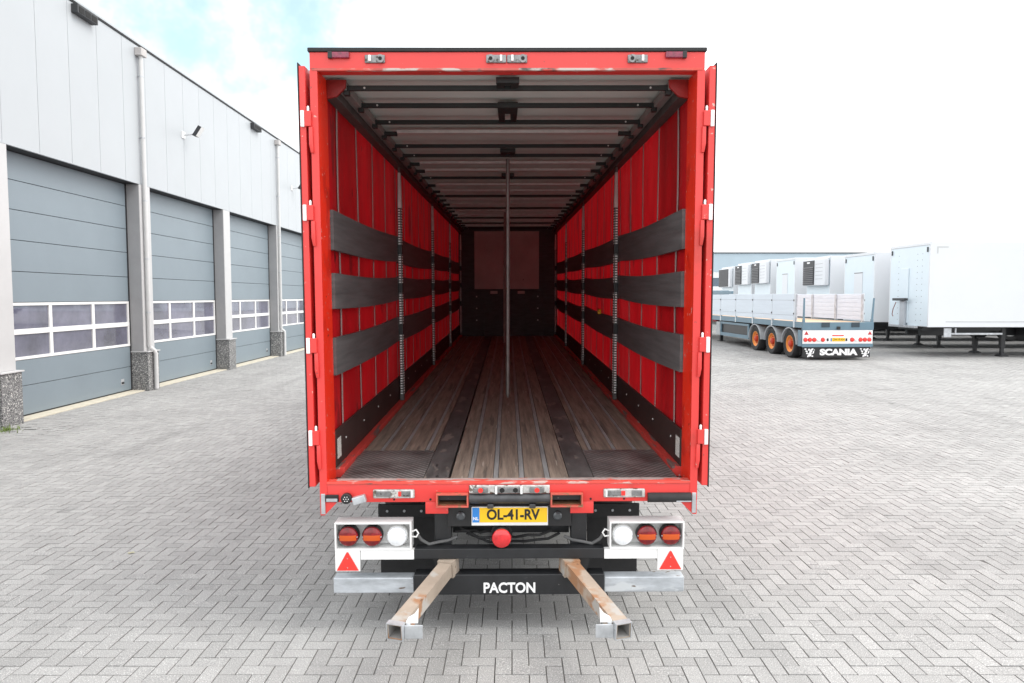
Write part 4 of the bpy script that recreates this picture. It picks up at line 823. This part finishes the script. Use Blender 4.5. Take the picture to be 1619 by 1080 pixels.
for s in (-1, 1):
    st = f(MB().hexa([(s * 1.20 - .03, 0.02, 1.263), (s * 1.20 + .03, 0.02, 1.263), (s * 1.20 + .03, 0.07, 1.263), (s * 1.20 - .03, 0.07, 1.263)] + [(s * 1.20 - .022 + (0.05 if s > 0 else 0), 0.02, 2.06), (s * 1.20 + .022 + (0.05 if s > 0 else 0), 0.02, 2.06), (s * 1.20 + .022 + (0.05 if s > 0 else 0), 0.06, 2.06), (s * 1.20 - .022 + (0.05 if s > 0 else 0), 0.06, 2.06)]), "rear_stake", teal)
    f(MB().box(s * 1.20 - .04, s * 1.20 + .04, 0.015, 0.075, 1.2625, 1.36), "stake_pocket", teal, 0.004)
    f(MB().box(s * HW, s * (HW - 0.06), 0.081, 13.5, 1.07, 1.27), "side_rail", teal, 0.004)
    for k in range(8):
        y0 = 0.66 + k * 1.8; y1 = min(y0 + 1.775, 13.5)
        if y1 - y0 < 0.3: continue
        ds = f(MB().box(s * (HW + 0.005), s * (HW - 0.025), y0, y1, 1.30, 2.20), "dropside", dropside_m, 0.006)
        f(MB().box(s * (HW + 0.0056), s * (HW + 0.0075), y0 + 0.02, y1 - 0.02, 1.47, 1.476).box(s * (HW + 0.0056), s * (HW + 0.0075), y0 + 0.02, y1 - 0.02, 1.98, 1.986), "dropside_groove", slat_m, 0, ds)
        for z in range(6): f(MB().box(s * (HW - 0.026), s * (HW - 0.04), y0 + 0.05, y1 - 0.05, 1.303 + z * 0.149, 1.445 + z * 0.149), "inner_plank", inner_plank, 0.004, ds)
        f(MB().box(s * (HW + 0.012), s * (HW - 0.07), y0 - 0.022, y0 - 0.002, 1.10, 2.21).box(s * (HW + 0.012), s * (HW + 0.001), y0 - 0.06, y0 + 0.03, 1.06, 1.33), "dropside_post", mat("post_pale", (0.62, 0.66, 0.68), 0.5), 0.0)
        f(MB().box(s * (HW - 0.045), s * (HW - 0.08), y0 - 0.09, y0 - 0.03 + 0.06, 1.29, 2.19), "inner_post", mat("post_worn", (0.46, 0.47, 0.50), 0.6, var=0.3, scale=9), 0.006)
        for z in (1.5, 1.95): f(MB().box(s * (HW + 0.0125), s * (HW + 0.03), y0 - 0.03, y0 + 0.02, z, z + 0.06), "dropside_latch", black, 0.006)
f(MB().box(-HW, HW, 13.5, 13.56, 1.07, 2.42), "headboard", teal, 0.006)
f(MB().box(-HW, -HW + 0.10, 6.6, 13.49, 2.215, 2.34), "load_beam", teal, 0.01)
for s in (-1, 1):
    f(MB().box(s * 0.62, s * 0.48, 0.3, 13.0, 0.80, 1.155), "chassis_beam", chassis)
    for y in (1.05, 2.55, 4.05):
        wheel(FB, WO, (s * 1.23, y, 0.49), s > 0)
        b = MB(); n = 14
        for k in range(n):
            a0, a1 = math.pi * (0.02 + 0.96 * k / n), math.pi * (0.02 + 0.96 * (k + 1) / n)
            pts = []
            for xx in (s * 1.25, s * 0.88):
                for (aa, rr) in ((a0, .57), (a1, .57), (a1, .60), (a0, .60)): pts.append((xx, y - rr * math.cos(aa), 0.46 + rr * math.sin(aa)))
            b.hexa(pts)
        f(b, "mudguard", mat("mudguard_grey", (0.42, 0.44, 0.46), 0.5))
    # side guard and tool box
    b = MB()
    for (ya, yb, za, zb) in ((4.75, 8.0, 0.93, 1.02), (4.75, 8.0, 0.42, 0.56), (4.75, 4.87, 0.561, 0.929), (7.9, 8.0, 0.561, 0.929)): b.box(s * 1.2, s * 1.15, ya, yb, za, zb)
    f(b, "side_guard", teal, 0.004)
    f(MB().box(s * 1.14, s * 0.7, 4.9, 7.9, 0.55, 0.95), "tool_box", black, 0.01)
    f(MB().box(s * 1.21, s * 0.75, 8.05, 8.5, 0.42, 1.0), "locker", mat("locker_grey", (0.40, 0.42, 0.43), 0.6), 0.01)
    f(MB().box(s * 0.86, s * 0.72, 8.9, 9.03, 0.12, 1.0).box(s * 0.93, s * 0.65, 8.8, 9.13, 0.0, 0.12), "landing_leg", chassis)
for y in (1.05, 2.55, 4.05): f(MB().tube([(-0.9, y, 0.49), (0.9, y, 0.49)], 0.07, 10), "axle", chassis)
f(MB().tube([(-1.1, 8.6, 1.06), (-1.1, 9.1, 1.06)], 0.09, 12), "extinguisher_case", mat("case_red", (0.30, 0.02, 0.03), 0.5))
for s in (-1, 1): f(MB().box(s * 0.62, s * 1.15, 0.36, 0.375, 0.16, 0.8), "inner_mudflap", rubber)

# ------------------------------------------------------------------ far building
g = gh(40, 80)
FBD = empty("distant_hall", (24, 84, g)); tag(FBD, "pale blue distant hall with flat roof and dark window band behind trailers", "building")
q = lambda b, n, m, bv=0.0: b.build(n, m, FBD, bv)
q(MB().box(-10, 80, 0, 30, 4.6, 6.75), "upper_wall", far_wall)
q(MB().box(-10, 80, 0.05, 30, 0, 2.9), "lower_wall", far_white)
q(MB().box(-10, 80, 0.05, 30, 3.9, 4.597), "wall_band", far_white)
q(MB().box(-10, 80, 0.3, 30, 2.903, 3.897), "recess", dark_wall)
q(MB().box(-10.1, 80.1, -0.1, 30, 6.753, 6.88), "roof_edge", grille_m)
for k in range(26): q(MB().box(-9.5 + 3.4 * k, -6.5 + 3.4 * k, 0.1, 0.28, 2.92, 3.88), "window", mat("far_glass", (0.09, 0.13, 0.17), 0.1, world=True) if k == 0 else bpy.data.materials["far_glass"])
for k in range(20): q(MB().box(-8 + 3.4 * k, -5.6 + 3.4 * k, 0.0, 0.045, 0.4, 2.3), "shutter_door", mat("far_door", (0.45, 0.47, 0.48), 0.6, world=True) if k == 0 else bpy.data.materials["far_door"])

# ------------------------------------------------------------------ small things on the paving
b = MB(); rg = random.Random(4)
for k in range(150):
    a_ = rg.uniform(0, 6.28); r_ = abs(rg.gauss(0, 0.13)); x, y = r_ * math.cos(a_), 1.2 * r_ * math.sin(a_); h = rg.uniform(0.03, 0.10); l_ = rg.uniform(0, 6.28); dx, dy = math.cos(l_), math.sin(l_)
    b.quad([(x - dy * .004, y + dx * .004, -0.01), (x + dy * .004, y - dx * .004, -0.01), (x + dx * .03 + dy * .003, y + dy * .03 - dx * .003, h * .7), (x + dx * .05, y + dy * .05, h)])
gt = b.build("grass_tuft", grass_m, None, 0, (-8.66, 12.10, 0.0)); tag(gt, "small green weed tuft at the foot of the granite plinth", "weed")
b = MB().quad([(-.03, 0, .006), (-.01, -.016, .002), (.02, -.012, .010), (.04, .004, .004)]).quad([(-.03, 0, .006), (.04, .004, .004), (.018, .018, .012), (-.012, .016, .004)])
lf = b.build("dry_leaf", leaf_m, None, 0, (-3.42, 6.28, 0.002)); tag(lf, "tiny pale dry leaf lying on the open paving", "leaf")
